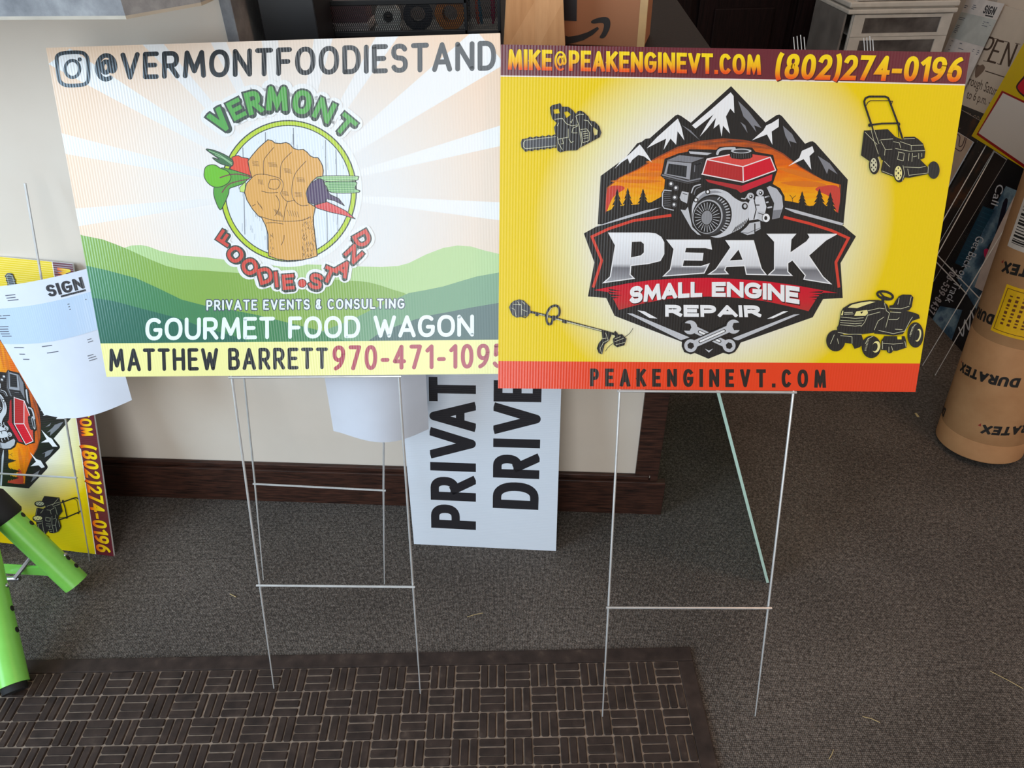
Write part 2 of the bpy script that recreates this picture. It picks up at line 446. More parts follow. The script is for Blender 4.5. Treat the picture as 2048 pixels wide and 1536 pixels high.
# reception counter: raised laminate ledge, end panel, lower desk top
def lam_mat():
    k = N('grey_marbled_laminate'); vec, c = k.xyz(); f = k.noise(vec, 14, 6, 0.65)
    return k.set(col=k.ramp(f, [(0.35, rgb(112, 112, 116)), (0.5, rgb(138, 138, 141)), (0.65, rgb(168, 168, 170))]), rough=0.35, spec=0.5)
M_lam = lam_mat(); M_lamedge = plain('pale_laminate_edge', rgb(190, 180, 165), 0.5)
led = [(-60, -9.2), (10.55, -9.2), (12.6, -6.0), (12.6, -.3), (11.4, -.2), (11.4, 6.2), (-60, 6.2)]
t = thing('counter_ledge', WM @ V(-24, -1, 39.95), 'raised grey marbled counter ledge with a clipped corner at the top left', 'counter')
mb = MB(); mb.prism(led, 40.1, 41.6, WM); mb.build('ledge', M_lam, t)
mb = MB(); mb.prism(led, 39.96, 40.1, WM); mb.build('edge_strip', M_lamedge, t)
mb = MB(); mb.box((10.62, .5, 34.85), (11.3, 6, 39.95), WM, 0, .03); mb.build('end_panel', M_lam, t)
mb = MB(); mb.box((12.5, -.2, 34.85), (38.4, 24, 36), WM, 0, .05)
tag(mb.build('desk_top', M_dwood), 'dark desk top behind the large signs carrying the carton and the mesh organizer', 'desk top')
mb = MB(); mb.box((12.6, 8, 0), (38, 24, 34.8), WM); struct('desk_pedestal', mb, M_dwood)  # unseen desk pedestal, added to carry the desk top

# dark panelled cabinets along the back wall
t = thing('base_cabinet', (18, 126, 0), 'long dark mahogany base cabinet with raised panel doors at the back', 'cabinet')
mb = MB(); mb.box((-30, 116.5, 3.5), (61.5, 127.8, 33)); mb.box((-30, 118, 0), (61.5, 127.8, 3.5)); mb.build('carcass', M_dwood, t)
mb = MB(); mb.box((-31, 115, 33), (61.8, 127.8, 34.5), None, 0, .1); mb.build('worktop', M_dwood, t)
for k in range(6):
    x0 = -29 + k * 14.3
    mb = MB(); mb.box((x0, 115.6, 5), (x0 + 13.2, 116.5, 28.8), None, 0, .08)
    mb.box((x0 + 2.2, 115.15, 7.3), (x0 + 11, 115.62, 26.4), None, 0, .2); mb.build('door', M_dwood, t)
    mb = MB(); mb.box((x0, 115.7, 29.4), (x0 + 13.2, 116.5, 32.6), None, 0, .08); mb.build('drawer', M_dwood, t)

# ------------------------------------------------------------------ rubber entrance mat
def mat_mats():
    k = N('mat_base_dusty_rubber'); vec, c = k.xyz(); f = k.noise(vec, 60, 4)
    a = k.set(col=k.ramp(f, [(0.3, rgb(124, 108, 95)), (0.7, rgb(164, 145, 129))]), rough=0.9, spec=0.2)
    k = N('mat_rib_rubber'); vec, c = k.xyz(); f = k.noise(vec, 40, 5); k.bump(k.noise(vec, 700, 2), 0.0004, 0.5)
    b = k.set(col=k.ramp(f, [(0.3, rgb(44, 34, 30)), (0.62, rgb(62, 49, 43)), (0.85, rgb(92, 77, 67))]), rough=0.75, spec=0.25)
    return a, b
M_mat0, M_mat1 = mat_mats()
TX, TY, TS = 11.132, 28.277, 1.712
t = thing('entrance_mat', (-16, 18, 0), 'dark brown rubber entrance mat with a basket weave rib pattern at the bottom', 'mat')
mb = MB(); mb.box((-48.6, 5.1, 0), (TX + .02, TY + .02, .17)); mb.build('base', M_mat0, t)
mb = MB()
for lo, hi in (((-49.7, TY, 0), (TX + 1.1, TY + 1.08, .26)), ((TX, 4.0, 0), (TX + 1.1, TY, .26)), ((-49.7, 4.0, 0), (-48.6, TY, .26)), ((-48.6, 4.0, 0), (TX, 5.1, .26))): mb.box(lo, hi, None, 0, .08)
mb.build('border', M_mat1, t)
mb = MB(); rnd = random.Random(3)
for i in range(35):
    for j in range(13):
        x1 = TX - i * TS; y1 = TY - j * TS
        for q in range(3):
            a = (q + .5) * TS / 3; hw = TS / 6 - .05; h = .29 + rnd.uniform(-.02, .02); w = lambda: rnd.uniform(-.02, .02)
            if (i + j) % 2 == 0: lo = (x1 - TS + .05, y1 - a - hw + w(), .15); hi = (x1 - .05, y1 - a + hw + w(), h)
            else: lo = (x1 - a - hw + w(), y1 - TS + .05, .15); hi = (x1 - a + hw + w(), y1 - .05, h)
            (ax, ay, az), (bx, by, bz) = lo, hi; e = .07; r = .045
            p = []
            for z, d in ((az, 0), (bz - .06, 0), (bz, r)):
                p += [V(ax + d, ay + e, z), V(ax + e, ay + d, z), V(bx - e, ay + d, z), V(bx - d, ay + e, z), V(bx - d, by - e, z), V(bx - e, by - d, z), V(ax + e, by - d, z), V(ax + d, by - e, z)]
            f = [list(range(16, 24))]
            for ring in (0, 8): f += [(ring + n, ring + (n + 1) % 8, ring + 8 + (n + 1) % 8, ring + 8 + n) for n in range(8)]
            mb.add(p, f)
mb.build('ribs', M_mat1, t)
# ------------------------------------------------------------------ yard signs
def sign_frame(x0, y0, z0, yw, pt, rl):
    M = rot(yw, pt, rl); return Frame((x0, y0, z0), M.col[0], M.col[2])
FOOD = sign_frame(-24.17729, 34.84925, 20.79393, -0.05898, -0.36148, -0.02289)
PEAK = sign_frame(-0.80143, 32.58794, 21.06582, 0.01014, -0.38563, 0.03579)
def wire_stake(name, legs, bars, prong, parent, r=.075):
    """legs: two polylines from foot to top; bars: pairs of points; one welded wire piece"""
    mb = MB()
    for l in legs: mb.tube([Vector(l[0]) + (Vector(l[0]) - Vector(l[1])).normalized() * -.0] + [Vector(q) for q in l[1:]], [r * .55] + [r] * (len(l) - 1), 8)
    for a, b in bars:
        e = (Vector(b) - Vector(a)).normalized() * .16; mb.tube([Vector(a) - e, Vector(b) + e], r, 8)
    return mb.build(name, M_wire, parent, True)
def sign_stake(fr, off, parent, floor_z):
    """10 x 30 inch H stake below a panel in the plane of that panel"""
    legs = []
    for u in (off, off + 10):
        foot = fr.P(u, -22.1, -.12); top = fr.P(u, 7.5, -.08); d = (top - foot).normalized()
        foot = foot + d * ((floor_z[len(legs)] - foot.z) / d.z); legs.append([foot, fr.P(u, -14, -.08), fr.P(u, 0, -.08), top])
    return wire_stake('wire_stake', legs, [(fr.P(off, -.1, -.02), fr.P(off + 10, -.1, -.02)), (fr.P(off, -14, .08), fr.P(off + 10, -14, .08))], 0, parent)

# ---- sign of the food stand
def cream_mat():
    k = N('ink_peach_rays'); vec, c = flute(k, 0)
    dx = k.math('MULTIPLY', k.math('SUBTRACT', c[0], 12.8), 1.0); dz = k.math('MULTIPLY', k.math('SUBTRACT', c[2], 9.3), 1.15)
    r = k.math('SQRT', k.math('ADD', k.math('MULTIPLY', dx, dx), k.math('MULTIPLY', dz, dz)))
    return k.set(col=k.ramp(k.math('DIVIDE', r, 14.0), [(0.36, rgb(235, 230, 226)), (0.66, rgb(240, 222, 206)), (0.95, rgb(244, 210, 180))]), rough=0.3, spec=0.5)
A = Art(FOOD, 24, 18); I_ = ink
A.raw([[(0, 0), (24, 0), (24, 18), (0, 18)]], cream_mat()); A.step()
cx, cy = 577, 385
RAY = ink(235, 231, 228)
for ray_ in ([(90, 258), (133, 308)], [(90, 97), (140, 97), (97, 128)], [(281, 85), (325, 85)], [(419, 80), (451, 80)], [(522, 75), (556, 75)], [(629, 72), (667, 72)], [(755, 68), (800, 68)], [(1010, 62), (1010, 132), (960, 60)], [(1010, 248), (1010, 290)], [(1010, 405), (1010, 442)], [(140, 418), (140, 455)]):
    if len(ray_) == 3: ray_ = [ray_[1], ray_[2]]
    if ray_[0][0] > 999 and ray_[0][1] < 200: ray_ = [(950, 58), (1010, 128)]
    A.poly(ray_ + [(cx, cy)], RAY, step=False)
A.step()
B_ = 690
HL = [(248, 496), (263, 491), (281, 490), (297, 493), (321, 502), (363, 511), (415, 515), (454, 520), (560, 529), (620, 529), (661, 530), (722, 533), (762, 534), (796, 532), (818, 526), (852, 509), (886, 496), (915, 491), (942, 493), (969, 501), (1020, 513)]
A.poly(HL + [(1020, B_), (248, B_)], ink(178, 206, 138))
HM = [(150, 466), (166, 471), (206, 479), (230, 488), (257, 499), (303, 520), (333, 532), (363, 539), (409, 541), (478, 546), (560, 553), (640, 557), (695, 561), (717, 562), (740, 565), (762, 571), (785, 579), (809, 586), (835, 606)]
A.poly(HM + [(835, B_), (150, B_)], ink(134, 170, 72))
HR = [(640, 664), (700, 641), (744, 619), (809, 590), (818, 586), (852, 580), (886, 573), (919, 563), (953, 553), (1020, 541)]
A.poly(HR + [(1020, B_), (640, B_)], ink(108, 154, 114))
HD = [(150, 526), (176, 532), (212, 540), (272, 556), (318, 577), (363, 599), (409, 611), (454, 618), (515, 630), (575, 645), (640, 661), (700, 686)]
A.poly(HD + [(700, B_), (150, B_)], ink(66, 130, 82))
HX = [(160, 590), (189, 596), (227, 602), (272, 614), (318, 626), (363, 638), (409, 656), (454, 668), (484, 677), (510, 690)]
A.poly(HX + [(160, 690)], ink(42, 104, 84), step=False)
A.poly([(725, 690), (762, 664), (796, 651), (830, 639), (863, 630), (897, 624), (942, 615), (1020, 602), (1020, 690)], ink(62, 96, 92))
A.poly([(180, 687), (1030, 679), (1030, 770), (180, 770)], ink(246, 238, 158))
INK = ink(30, 36, 42)
fn, As = quad((190, 161), (992, 141), (190, 107), (992, 81)); A.text('@VERMONTFOODIESTAND', fn, As, .17, INK, True, .11)
sq = smooth([(115, 112), (128, 106), (160, 105), (171, 110), (176, 122), (177, 155), (173, 166), (162, 170), (135, 171), (122, 165), (117, 152), (114, 124)], 4, True)
A.line(sq, 7.5, INK, None, True, step=True); A.line(ell(145, 138, 14.5, 17, 28), 6.5, INK, None, True); A.poly(ell(159.5, 119, 4, 4.2, 14), INK, step=False)
fn, As = quad((413, 621), (809, 617), (413, 600), (809, 597))
A.text('PRIVATE EVENTS & CONSULTING', fn, As, .17, ink(64, 74, 92), True, .17, .42, .16); A.text('PRIVATE EVENTS & CONSULTING', fn, As, .17, ink(232, 238, 240), True, .17, .42)
fn, As = quad((291, 681), (948, 673), (291, 636), (948, 629)); A.text('GOURMET FOOD WAGON', fn, As, .17, ink(238, 246, 244), True, .1, .5)
fn, As = quad((219, 743), (656, 738), (217, 697), (656, 695)); A.text('MATTHEW BARRETT', fn, As, .16, INK, True, .12, .32)
fn, As = quad((665, 741), (1011, 736), (665, 691), (1011, 687)); A.text('970-471-1095', fn, As, .16, ink(178, 58, 78), True, .14)
# round badge
F1 = crop(380, 160, 400 / 2048); F2 = crop(380, 320, 400 / 2048)
WHT = ink(236, 234, 232); LIME = ink(186, 208, 44); DG = ink(58, 70, 62)
A.poly(ell(577, 382, 148, 152, 64), WHT)
A.poly(ell(577, 382, 137, 142, 64), DG); A.poly(ell(577, 382, 134.5, 139.5, 64), LIME); A.poly(ell(577, 382, 127, 132, 64), DG); A.poly(ell(577, 382, 125, 130, 64), ink(226, 231, 236))
rn = random.Random(11); A.step(); GR = ink(120, 124, 134); GR2 = ink(176, 182, 192)
for x in (486, 531, 587, 651, 672):
    d = 126 * math.sqrt(max(0, 1 - ((x - 577) / 125) ** 2)); A.line([(x, 382 - d), (x + 4, 382 + d)], 1.6, GR)
for k in range(150):
    x = rn.uniform(458, 696); y = rn.uniform(258, 500); L = rn.uniform(3, 22)
    if ((x - 577) / 121) ** 2 + ((y - 382) / 126) ** 2 < 1 and ((x - 577) / 121) ** 2 + ((y + L - 382) / 126) ** 2 < 1:
        A.line([(x, y), (x + rn.uniform(-.6, .9), y + L)], rn.uniform(.5, 1.3), rn.choice((GR, GR2, GR2)))
# vegetables
BLK = ink(44, 44, 42); OL = 1.5
def shape(pts, m, T, ow=OL, sm=True):
    q = smooth(pts, 4, True) if sm else pts
    A.poly(q, m, T); A.line(q, ow, BLK, T, True)
shape([(1310, 985), (1690, 983), (1722, 1005), (1690, 1030), (1450, 1040), (1320, 1020)], ink(176, 214, 150), F1)
shape([(1380, 1045), (1690, 1040), (1690, 1110), (1742, 1135), (1690, 1156), (1450, 1152), (1400, 1090)], ink(150, 196, 134), F1)
for y in (1003, 1020, 1050, 1068, 1086, 1104, 1122, 1140): A.line([(1330 if y < 1030 else 1420, y), (1690, y - 2)], 1.1, ink(66, 120, 84), F1)
shape([(510, 1100), (570, 1040), (565, 1150), (515, 1145)], ink(192, 222, 112), F1, 1, False)
shape([(430, 790), (470, 776), (500, 775), (530, 792), (600, 803), (596, 850), (620, 940), (640, 1000), (540, 965), (410, 912), (436, 850)], ink(226, 76, 50), F1, OL, False)
shape([(165, 710), (230, 715), (330, 752), (400, 790), (442, 830), (432, 882), (350, 870), (285, 842), (232, 796), (300, 812), (240, 768)], ink(62, 108, 66), F1)
A.line([(200, 725), (300, 765), (430, 850)], 1.6, ink(150, 190, 140), F1); A.line([(260, 765), (340, 800), (430, 865)], 1.6, ink(150, 190, 140), F1)
shape([(310, 905), (400, 912), (500, 940), (625, 985), (600, 1012), (540, 1062), (450, 1095), (405, 1115), (395, 1170), (350, 1272), (307, 1328), (250, 1200), (246, 1105), (270, 1000)], ink(84, 158, 52), F1)
shape([(146, 950), (160, 895), (205, 870), (260, 872), (315, 905), (380, 930), (420, 985), (400, 1045), (330, 1090), (250, 1095), (190, 1060), (150, 1000)], ink(108, 188, 30), F1)
A.line([(625, 992), (500, 965), (400, 972), (310, 1000)], 2.2, ink(120, 48, 66), F1, sm=True); A.line([(605, 1015), (480, 1040), (390, 1075), (330, 1150)], 2, ink(120, 48, 66), F1, sm=True)
shape([(1270, 1285), (1400, 1245), (1500, 1290), (1600, 1342), (1692, 1422), (1560, 1380), (1430, 1352), (1300, 1312)], ink(222, 82, 80), F1, OL, False)
for k in range(6): A.line([(1340 + k * 50, 1275 + k * 20), (1345 + k * 50, 1310 + k * 17)], .8, ink(150, 40, 46), F1)
shape([(1188, 1160), (1232, 1060), (1320, 1008), (1362, 1020), (1400, 1120), (1435, 1172), (1522, 1212), (1582, 1287), (1480, 1236), (1400, 1216), (1388, 1252), (1280, 1276), (1212, 1250)], ink(82, 64, 96), F1, OL, False)
# fist and forearm
SK = ink(222, 164, 84)
fist = [(595, 830), (640, 770), (700, 700), (760, 645), (800, 612), (840, 620), (870, 645), (930, 650), (985, 640), (1020, 655), (1060, 700), (1110, 715), (1160, 710), (1200, 740), (1230, 775), (1270, 795), (1310, 795), (1338, 835), (1358, 880), (1366, 930), (1360, 985), (1300, 995), (1245, 1045), (1205, 1110), (1190, 1160), (1212, 1255), (1285, 1300), (1265, 1400), (1266, 1480), (1275, 1540), (1290, 1680), (1305, 1800), (1240, 1822), (1150, 1842), (1000, 1848), (900, 1835), (805, 1800), (802, 1580), (775, 1490), (735, 1409), (700, 1390), (640, 1320), (585, 1230), (560, 1150), (580, 1060), (635, 1000), (612, 920)]
shape(fist, SK, F1, 1.7, False)
def hand(*ls, w=1.3):
    for l in ls: A.line(l, w, ink(92, 62, 30), F1, sm=len(l) > 2)
hand([(860, 690), (800, 760), (757, 830), (757, 970)], [(1040, 740), (960, 820), (930, 890), (926, 1000)], [(1190, 830), (1085, 950), (1050, 1060), (1046, 1170), (1075, 1240), (1140, 1285), (1212, 1280)],
     [(635, 1000), (680, 970), (760, 965), (850, 985), (920, 1008), (955, 1055), (950, 1120), (930, 1160), (960, 1210), (1000, 1242), (1075, 1230)], [(825, 1020), (895, 1016), (925, 1055), (892, 1115), (815, 1108), (806, 1070), (825, 1020)],
     [(735, 1138), (820, 1156), (900, 1150)], [(880, 1180), (915, 1240), (912, 1320), (870, 1390)], [(1000, 1245), (975, 1330), (960, 1435)], [(728, 1398), (850, 1435), (1000, 1446), (1150, 1436), (1235, 1400)], [(640, 1290), (670, 1275)], [(780, 1465), (860, 1460), (955, 1475)], [(965, 1590), (960, 1640), (935, 1690)])
for x, y, dx, dy, n, sx, sy in ((635, 830, 65, 8, 4, 3, 14), (800, 845, 85, 6, 4, 4, 13), (960, 905, 70, 10, 4, 4, 13), (1090, 1000, 80, 5, 4, 3, 13), (1075, 1150, 70, 4, 4, 2, 14), (940, 1140, 60, 8, 4, 4, 12), (700, 1015, 8, 50, 4, 14, 2), (860, 1320, 30, 55, 6, 13, 6), (690, 1240, 18, 40, 4, 14, 18), (1000, 1330, 22, 60, 5, 24, 4)):
    for k in range(n): hand([(x + k * sx, y + k * sy), (x + k * sx + dx, y + k * sy + dy)], w=.8)
for k in range(150):
    y = rn.uniform(1400, 1820); x = rn.uniform(1150, 1275) if rn.random() < .82 else rn.uniform(812, 850)
    if y < 1560 and x < 900: continue
    hand([(x, y), (x + rn.uniform(-12, 12), y + rn.uniform(8, 26))], w=.7)
# curved lettering
def arc_letters(spec, T, col):
    S_ = 400 / 2048
    for ps in range(4):
        A.step()
        for ch, x, y, up, w, h in spec:
            s = .235 if ch != 'dot' else 1
            px, py = T(x, y); a = math.radians(up); H = h * S_; Wd = w * S_
            def f(q, b):                        # q in letter widths, b in letter heights
                lx, ly = (q - .5) * Wd, (b - .5) * H
                return (px + lx * math.cos(a) + ly * math.sin(a), py + lx * math.sin(a) - ly * math.cos(a))
            if ch == 'dot':
                A.poly(ell(px, py, *(2 * [w * S_ / 2 + (5, 1.4, 1.4, 0)[ps]]), 18), (WHT, BLK, BLK, col)[ps], step=False); continue
            asp = Wd / H; gw = max(0, asp - s)
            grow = (.52, .14, .14, -.02)[ps]; sh = ((0, 0), (.04, -.09), (0, 0), (0, 0))[ps]; m = (WHT, DG, DG, col)[ps]
            for p in glyph(ch, 0, gw, s, s + grow, ps != 3 and ps != 2): A.raw([[FOOD.uv(*f((u + sh[0]) / asp, v + sh[1])) for u, v in p]], m)
arc_letters([('V', 308, 415, -38, 170, 250), ('E', 476, 300, -27, 150, 205), ('R', 655, 230, -15, 165, 240), ('M', 893, 190, 1, 225, 255), ('O', 1150, 228, 8, 195, 250), ('N', 1378, 312, 26, 190, 225), ('T', 1590, 462, 40, 185, 205)], F1, ink(84, 164, 72))
arc_letters([('F', 360, 800, -56, 130, 150), ('O', 466, 968, -40, 165, 165), ('O', 614, 1092, -27, 165, 170), ('D', 772, 1182, -16, 150, 170), ('I', 888, 1222, -6, 46, 165), ('E', 1008, 1248, -4, 125, 160), ('dot', 1150, 1262, 0, 78, 78), ('S', 1290, 1242, 14, 140, 165), ('T', 1428, 1178, 24, 140, 165), ('A', 1572, 1108, 34, 160, 165), ('N', 1680, 962, 46, 150, 160), ('D', 1768, 808, 60, 150, 170)], F2, ink(212, 72, 58))

t = thing('yard_sign', (-12, 26.4, 0), 'cream and green food wagon yard sign on a wire stake, large and upright at left', 'sign', 'large wire-stake yard signs at the front')
board('panel', FOOD, 24, 18, .157, M_white_core, t); A.build('printed_face', t)
sign_stake(FOOD, 7.595, t, (.32, .32))
# ---- sign of the engine repair shop
def yellow_mat():
    k = N('ink_yellow_burst'); vec, c = flute(k, 0)
    dx = k.math('SUBTRACT', c[0], 11.6); dz = k.math('SUBTRACT', c[2], 8.9)
    r = k.math('SQRT', k.math('ADD', k.math('MULTIPLY', dx, dx), k.math('MULTIPLY', dz, dz)))
    return k.set(col=k.ramp(k.math('DIVIDE', r, 14.0), [(0.40, rgb(238, 234, 232)), (0.56, rgb(238, 226, 160)), (0.70, rgb(240, 206, 0))]), rough=0.3, spec=0.5)
def vgrad(name, stops, lo, hi, wob=0):
    k = N(name); vec, c = flute(k, 0); f = k.math('DIVIDE', k.math('SUBTRACT', c[2], lo), hi - lo)
    if wob: f = k.math('ADD', f, k.math('MULTIPLY', k.math('SUBTRACT', k.noise(vec, 38, 3, .5, (1, 1, 7)), .5), wob))
    return k.set(col=k.ramp(f, stops), rough=0.3, spec=0.5)
A = Art(PEAK, 24, 18)
A.raw([[(0, 0), (24, 0), (24, 18), (0, 18)]], yellow_mat())
BL = ink(30, 28, 29); WH = ink(240, 238, 238); SV = ink(196, 196, 200); G1 = ink(128, 128, 134); G2 = ink(84, 83, 86)
RD = ink(208, 26, 46); RD2 = ink(214, 62, 44)
A.poly([(980, 60), (1960, 60), (1960, 174), (1933, 171), (1600, 163), (1300, 157), (980, 153)], ink(240, 226, 214)); A.poly([(980, 60), (1960, 60), (1960, 170), (1933, 168.5), (1600, 160), (1300, 154.5), (980, 150.5)], ink(106, 34, 46))
A.poly([(980, 722), (1860, 727), (1860, 800), (980, 800)], ink(236, 62, 14))
FIRE = vgrad('ink_fire_letters', [(0.0, rgb(226, 40, 30)), (0.22, rgb(240, 96, 20)), (0.5, rgb(246, 180, 16)), (0.9, rgb(252, 216, 20))], 16.68, 17.72)
DR = ink(80, 18, 26)
fn, As = quad((1016, 139.5), (1522, 150), (1016, 98), (1522, 109)); A.text('MIKE@PEAKENGINEVT.COM', fn, As, .185, DR, False, .065, shift=(.04, -.04)); A.text('MIKE@PEAKENGINEVT.COM', fn, As, .185, FIRE, False, .065)
FIRE2 = vgrad('ink_fire_digits', [(0.0, rgb(226, 40, 30)), (0.22, rgb(240, 96, 20)), (0.5, rgb(246, 180, 16)), (0.9, rgb(252, 216, 20))], 16.38, 17.7)
fn, As = quad((1548, 158), (1920, 164.5), (1555, 107), (1929, 114.5)); A.text('(802)274-0196', fn, As, .185, DR, False, .08, shift=(.04, -.04)); A.text('(802)274-0196', fn, As, .185, FIRE2, False, .08)
fn, As = quad((1180, 772.5), (1652, 775.5), (1180, 737), (1652, 739)); A.text('PEAKENGINEVT.COM', fn, As, .2, ink(36, 26, 24), False, .34)
# badge: mountains and sky
P1 = crop(1150, 160, 600 / 2048); P2 = crop(1150, 420, 600 / 2048)
mount = [(155, 985), (175, 655), (345, 530), (425, 432), (455, 422), (480, 402), (510, 398), (685, 242), (702, 236), (725, 246), (790, 292), (1065, 42), (1300, 290), (1375, 240), (1395, 236), (1412, 246), (1570, 435), (1605, 420), (1622, 418), (1640, 430), (1862, 680), (1832, 990)]
A.poly(mount, BL, P1)
SUN = vgrad('ink_sunset', [(0.0, rgb(240, 186, 10)), (0.3, rgb(244, 160, 8)), (0.6, rgb(232, 104, 12)), (0.8, rgb(196, 88, 30)), (1.0, rgb(70, 52, 48))], 9.6, 14.0, .5)
sky = [(205, 920), (215, 735), (300, 665), (420, 610), (560, 525), (700, 455), (850, 415), (1010, 398), (1150, 408), (1300, 440), (1420, 500), (1540, 592), (1690, 680), (1815, 715), (1795, 930)]
A.poly(sky, ink(150, 66, 34), P1); A.poly([(1010 + (x - 1010) * .985, 700 + (y - 700) * .965) for x, y in sky], SUN, P1)
REDSKY = ink(206, 66, 52)
A.poly([(212, 900), (222, 745), (290, 720), (340, 740), (260, 800)], REDSKY, P1, sm=True); A.poly([(1790, 910), (1806, 740), (1700, 720), (1640, 750), (1740, 800)], REDSKY, P1, sm=True, step=False)
A.step(); BAND = ink(222, 116, 20)
for pts in ([(330, 650), (560, 630), (700, 645), (560, 660)], [(240, 690), (420, 680), (600, 690), (430, 705)], [(1380, 600), (1560, 625), (1700, 690), (1540, 660)], [(1400, 700), (1600, 690), (1720, 720), (1560, 730)], [(480, 560), (620, 540), (760, 550), (620, 570)]): A.poly(pts, BAND, P1, sm=True, step=False)
A.poly([(200, 935), (210, 900), (300, 860), (420, 850), (520, 835), (600, 790), (640, 900), (640, 1000), (200, 1000)], BL, P1)
A.poly([(1380, 1000), (1400, 820), (1480, 830), (1600, 860), (1700, 850), (1800, 910), (1810, 1000)], BL, P1, step=False)
A.step()
for x, y, h, w in ((288, 742, 190, 58), (360, 735, 190, 60), (464, 740, 130, 50), (1550, 758, 120, 44), (1668, 740, 160, 62), (1742, 765, 150, 52)):
    p = [(x, y)]; q = []
    for k in range(5):
        f = (k + 1) / 5; p += [(x + w * f, y + h * f), (x + w * f * .55, y + h * f - 4)]; q += [(x - w * f, y + h * f), (x - w * f * .55, y + h * f - 4)]
    A.poly(p + q[::-1], BL, P1, step=False)
A.line([(1490, 850), (1480, 800), (1465, 785)], 1, BL, P1); A.line([(1482, 810), (1505, 790)], 1, BL, P1)
A.step()
for pts in ([(270, 606), (308, 556), (370, 508), (442, 440), (466, 470), (500, 520), (524, 562), (472, 522), (432, 512), (390, 546), (374, 572), (360, 535), (318, 562)],
            [(488, 467), (560, 390), (702, 263), (725, 320), (746, 412), (700, 350), (690, 442), (652, 400), (604, 478), (622, 400), (560, 430)],
            [(1062, 84), (1082, 110), (1087, 226), (1060, 195), (1030, 250), (1057, 366), (1010, 312), (1000, 386), (984, 300), (945, 332), (962, 258), (900, 335), (852, 386), (902, 300), (945, 235), (822, 332), (798, 310), (930, 200)],
            [(1391, 263), (1390, 320), (1342, 352), (1347, 442), (1310, 372), (1208, 412), (1285, 345), (1305, 310), (1340, 295)],
            [(1620, 452), (1632, 490), (1600, 520), (1612, 612), (1560, 540), (1456, 588), (1530, 532), (1548, 484)]): A.poly(pts, WH, P1, step=False)
for pts in ([(1113, 143), (1182, 210), (1272, 328), (1222, 310), (1238, 357), (1180, 280), (1150, 250)], [(1128, 286), (1162, 310), (1178, 362)], [(1418, 312), (1482, 370), (1512, 432), (1460, 415), (1476, 462), (1435, 380)], [(1656, 517), (1740, 570), (1792, 644), (1730, 605), (1720, 642), (1690, 580)], [(728, 307), (790, 345), (852, 412), (802, 370)]): A.poly(pts, G1, P1, step=False)
# shield, road lines
shield = [(60, 160), (160, 105), (400, 32), (640, -20), (1420, -20), (1640, 42), (1830, 108), (1917, 180), (1812, 362), (1827, 600), (1692, 608), (1622, 732), (1130, 905), (1112, 940), (1090, 970), (1050, 985), (1010, 975), (910, 1015), (815, 975), (790, 985), (745, 970), (728, 930), (730, 900), (270, 722), (213, 600), (88, 590), (132, 357)]
A.poly(shield, BL, P2)
A.poly([(150, 110), (350, 40), (480, 2), (590, -18), (480, 20), (350, 58), (140, 116)], SV, P2); A.poly([(1410, -20), (1500, -2), (1650, 40), (1832, 90), (1822, 106), (1650, 60), (1500, 20)], SV, P2, step=False)
A.line([(648, 37), (400, 72), (230, 128), (115, 182), (182, 345), (126, 520)], 5.5, RD2, P2, False, False, step=True); A.line([(1432, 50), (1600, 92), (1750, 140), (1866, 192), (1780, 357), (1800, 520)], 5.5, RD2, P2, False, False)
# engine drawing
E = crop(1300, 280, 360 / 2048)
A.poly([(118, 405), (135, 370), (165, 215), (330, 150), (425, 135), (445, 105), (700, 108), (750, 112), (790, 78), (960, 72), (1160, 88), (1200, 135), (1400, 170), (1425, 280), (1450, 340), (1395, 500), (1480, 550), (1530, 640), (1535, 800), (1480, 900), (1380, 925), (1340, 960), (1265, 960), (1262, 1030), (1100, 1095), (960, 1080), (800, 1130), (680, 1115), (480, 1060), (335, 785), (250, 805), (140, 780), (125, 740), (130, 600), (160, 555), (170, 450)], BL, E)
shp = lambda pts, m, st=True: A.poly(pts, m, E, step=st)
shp([(190, 232), (335, 172), (615, 203), (470, 256)], G1); shp([(197, 240), (470, 264), (452, 452), (160, 388)], ink(158, 158, 164), False)
shp([(212, 268), (420, 296), (410, 425), (185, 385)], ink(36, 38, 42)); shp([(482, 264), (610, 214), (590, 430), (465, 455)], ink(44, 44, 47), False)
A.line([(505, 360), (510, 290), (585, 262)], 1.6, G1, E); A.line([(142, 398), (430, 470), (570, 440)], 3, G1, E); A.line([(150, 425), (430, 492), (560, 465)], 1.6, G2, E)
shp([(440, 128), (705, 148), (650, 172), (455, 158)], SV); A.line([(765, 158), (785, 118), (850, 98), (960, 95)], 5, SV, E, sm=True)
T1 = ink(222, 74, 66); T2 = ink(184, 42, 44); T3 = ink(214, 16, 44)
shp([(650, 216), (900, 166), (1165, 162), (1365, 190), (1058, 302)], T1); shp([(645, 228), (1052, 308), (1056, 468), (596, 386)], T2, False); shp([(1062, 306), (1370, 202), (1425, 342), (1062, 468)], T3, False)
shp([(628, 446), (1042, 520), (1392, 388), (1382, 462), (1060, 590), (1030, 602), (985, 565), (660, 480)], ink(178, 46, 50)); shp([(1042, 522), (1392, 390), (1380, 462), (1060, 590)], ink(206, 30, 52))
for l in ([(645, 222), (1056, 304), (1366, 196)], [(1056, 304), (1060, 466)], [(588, 388), (1060, 480), (1428, 346)], [(645, 222), (596, 386)], [(1368, 196), (1428, 344)], [(650, 216), (900, 168)]): A.line(l, 2.2, ink(244, 226, 226), E)
A.poly([(912, 112), (1158, 112), (1166, 190), (1140, 210), (1035, 222), (930, 208), (908, 185)], BL, E); A.poly(ell(1036, 125, 118, 27, 24), SV, E); A.poly(ell(1036, 127, 90, 17, 24), ink(60, 60, 64), E)
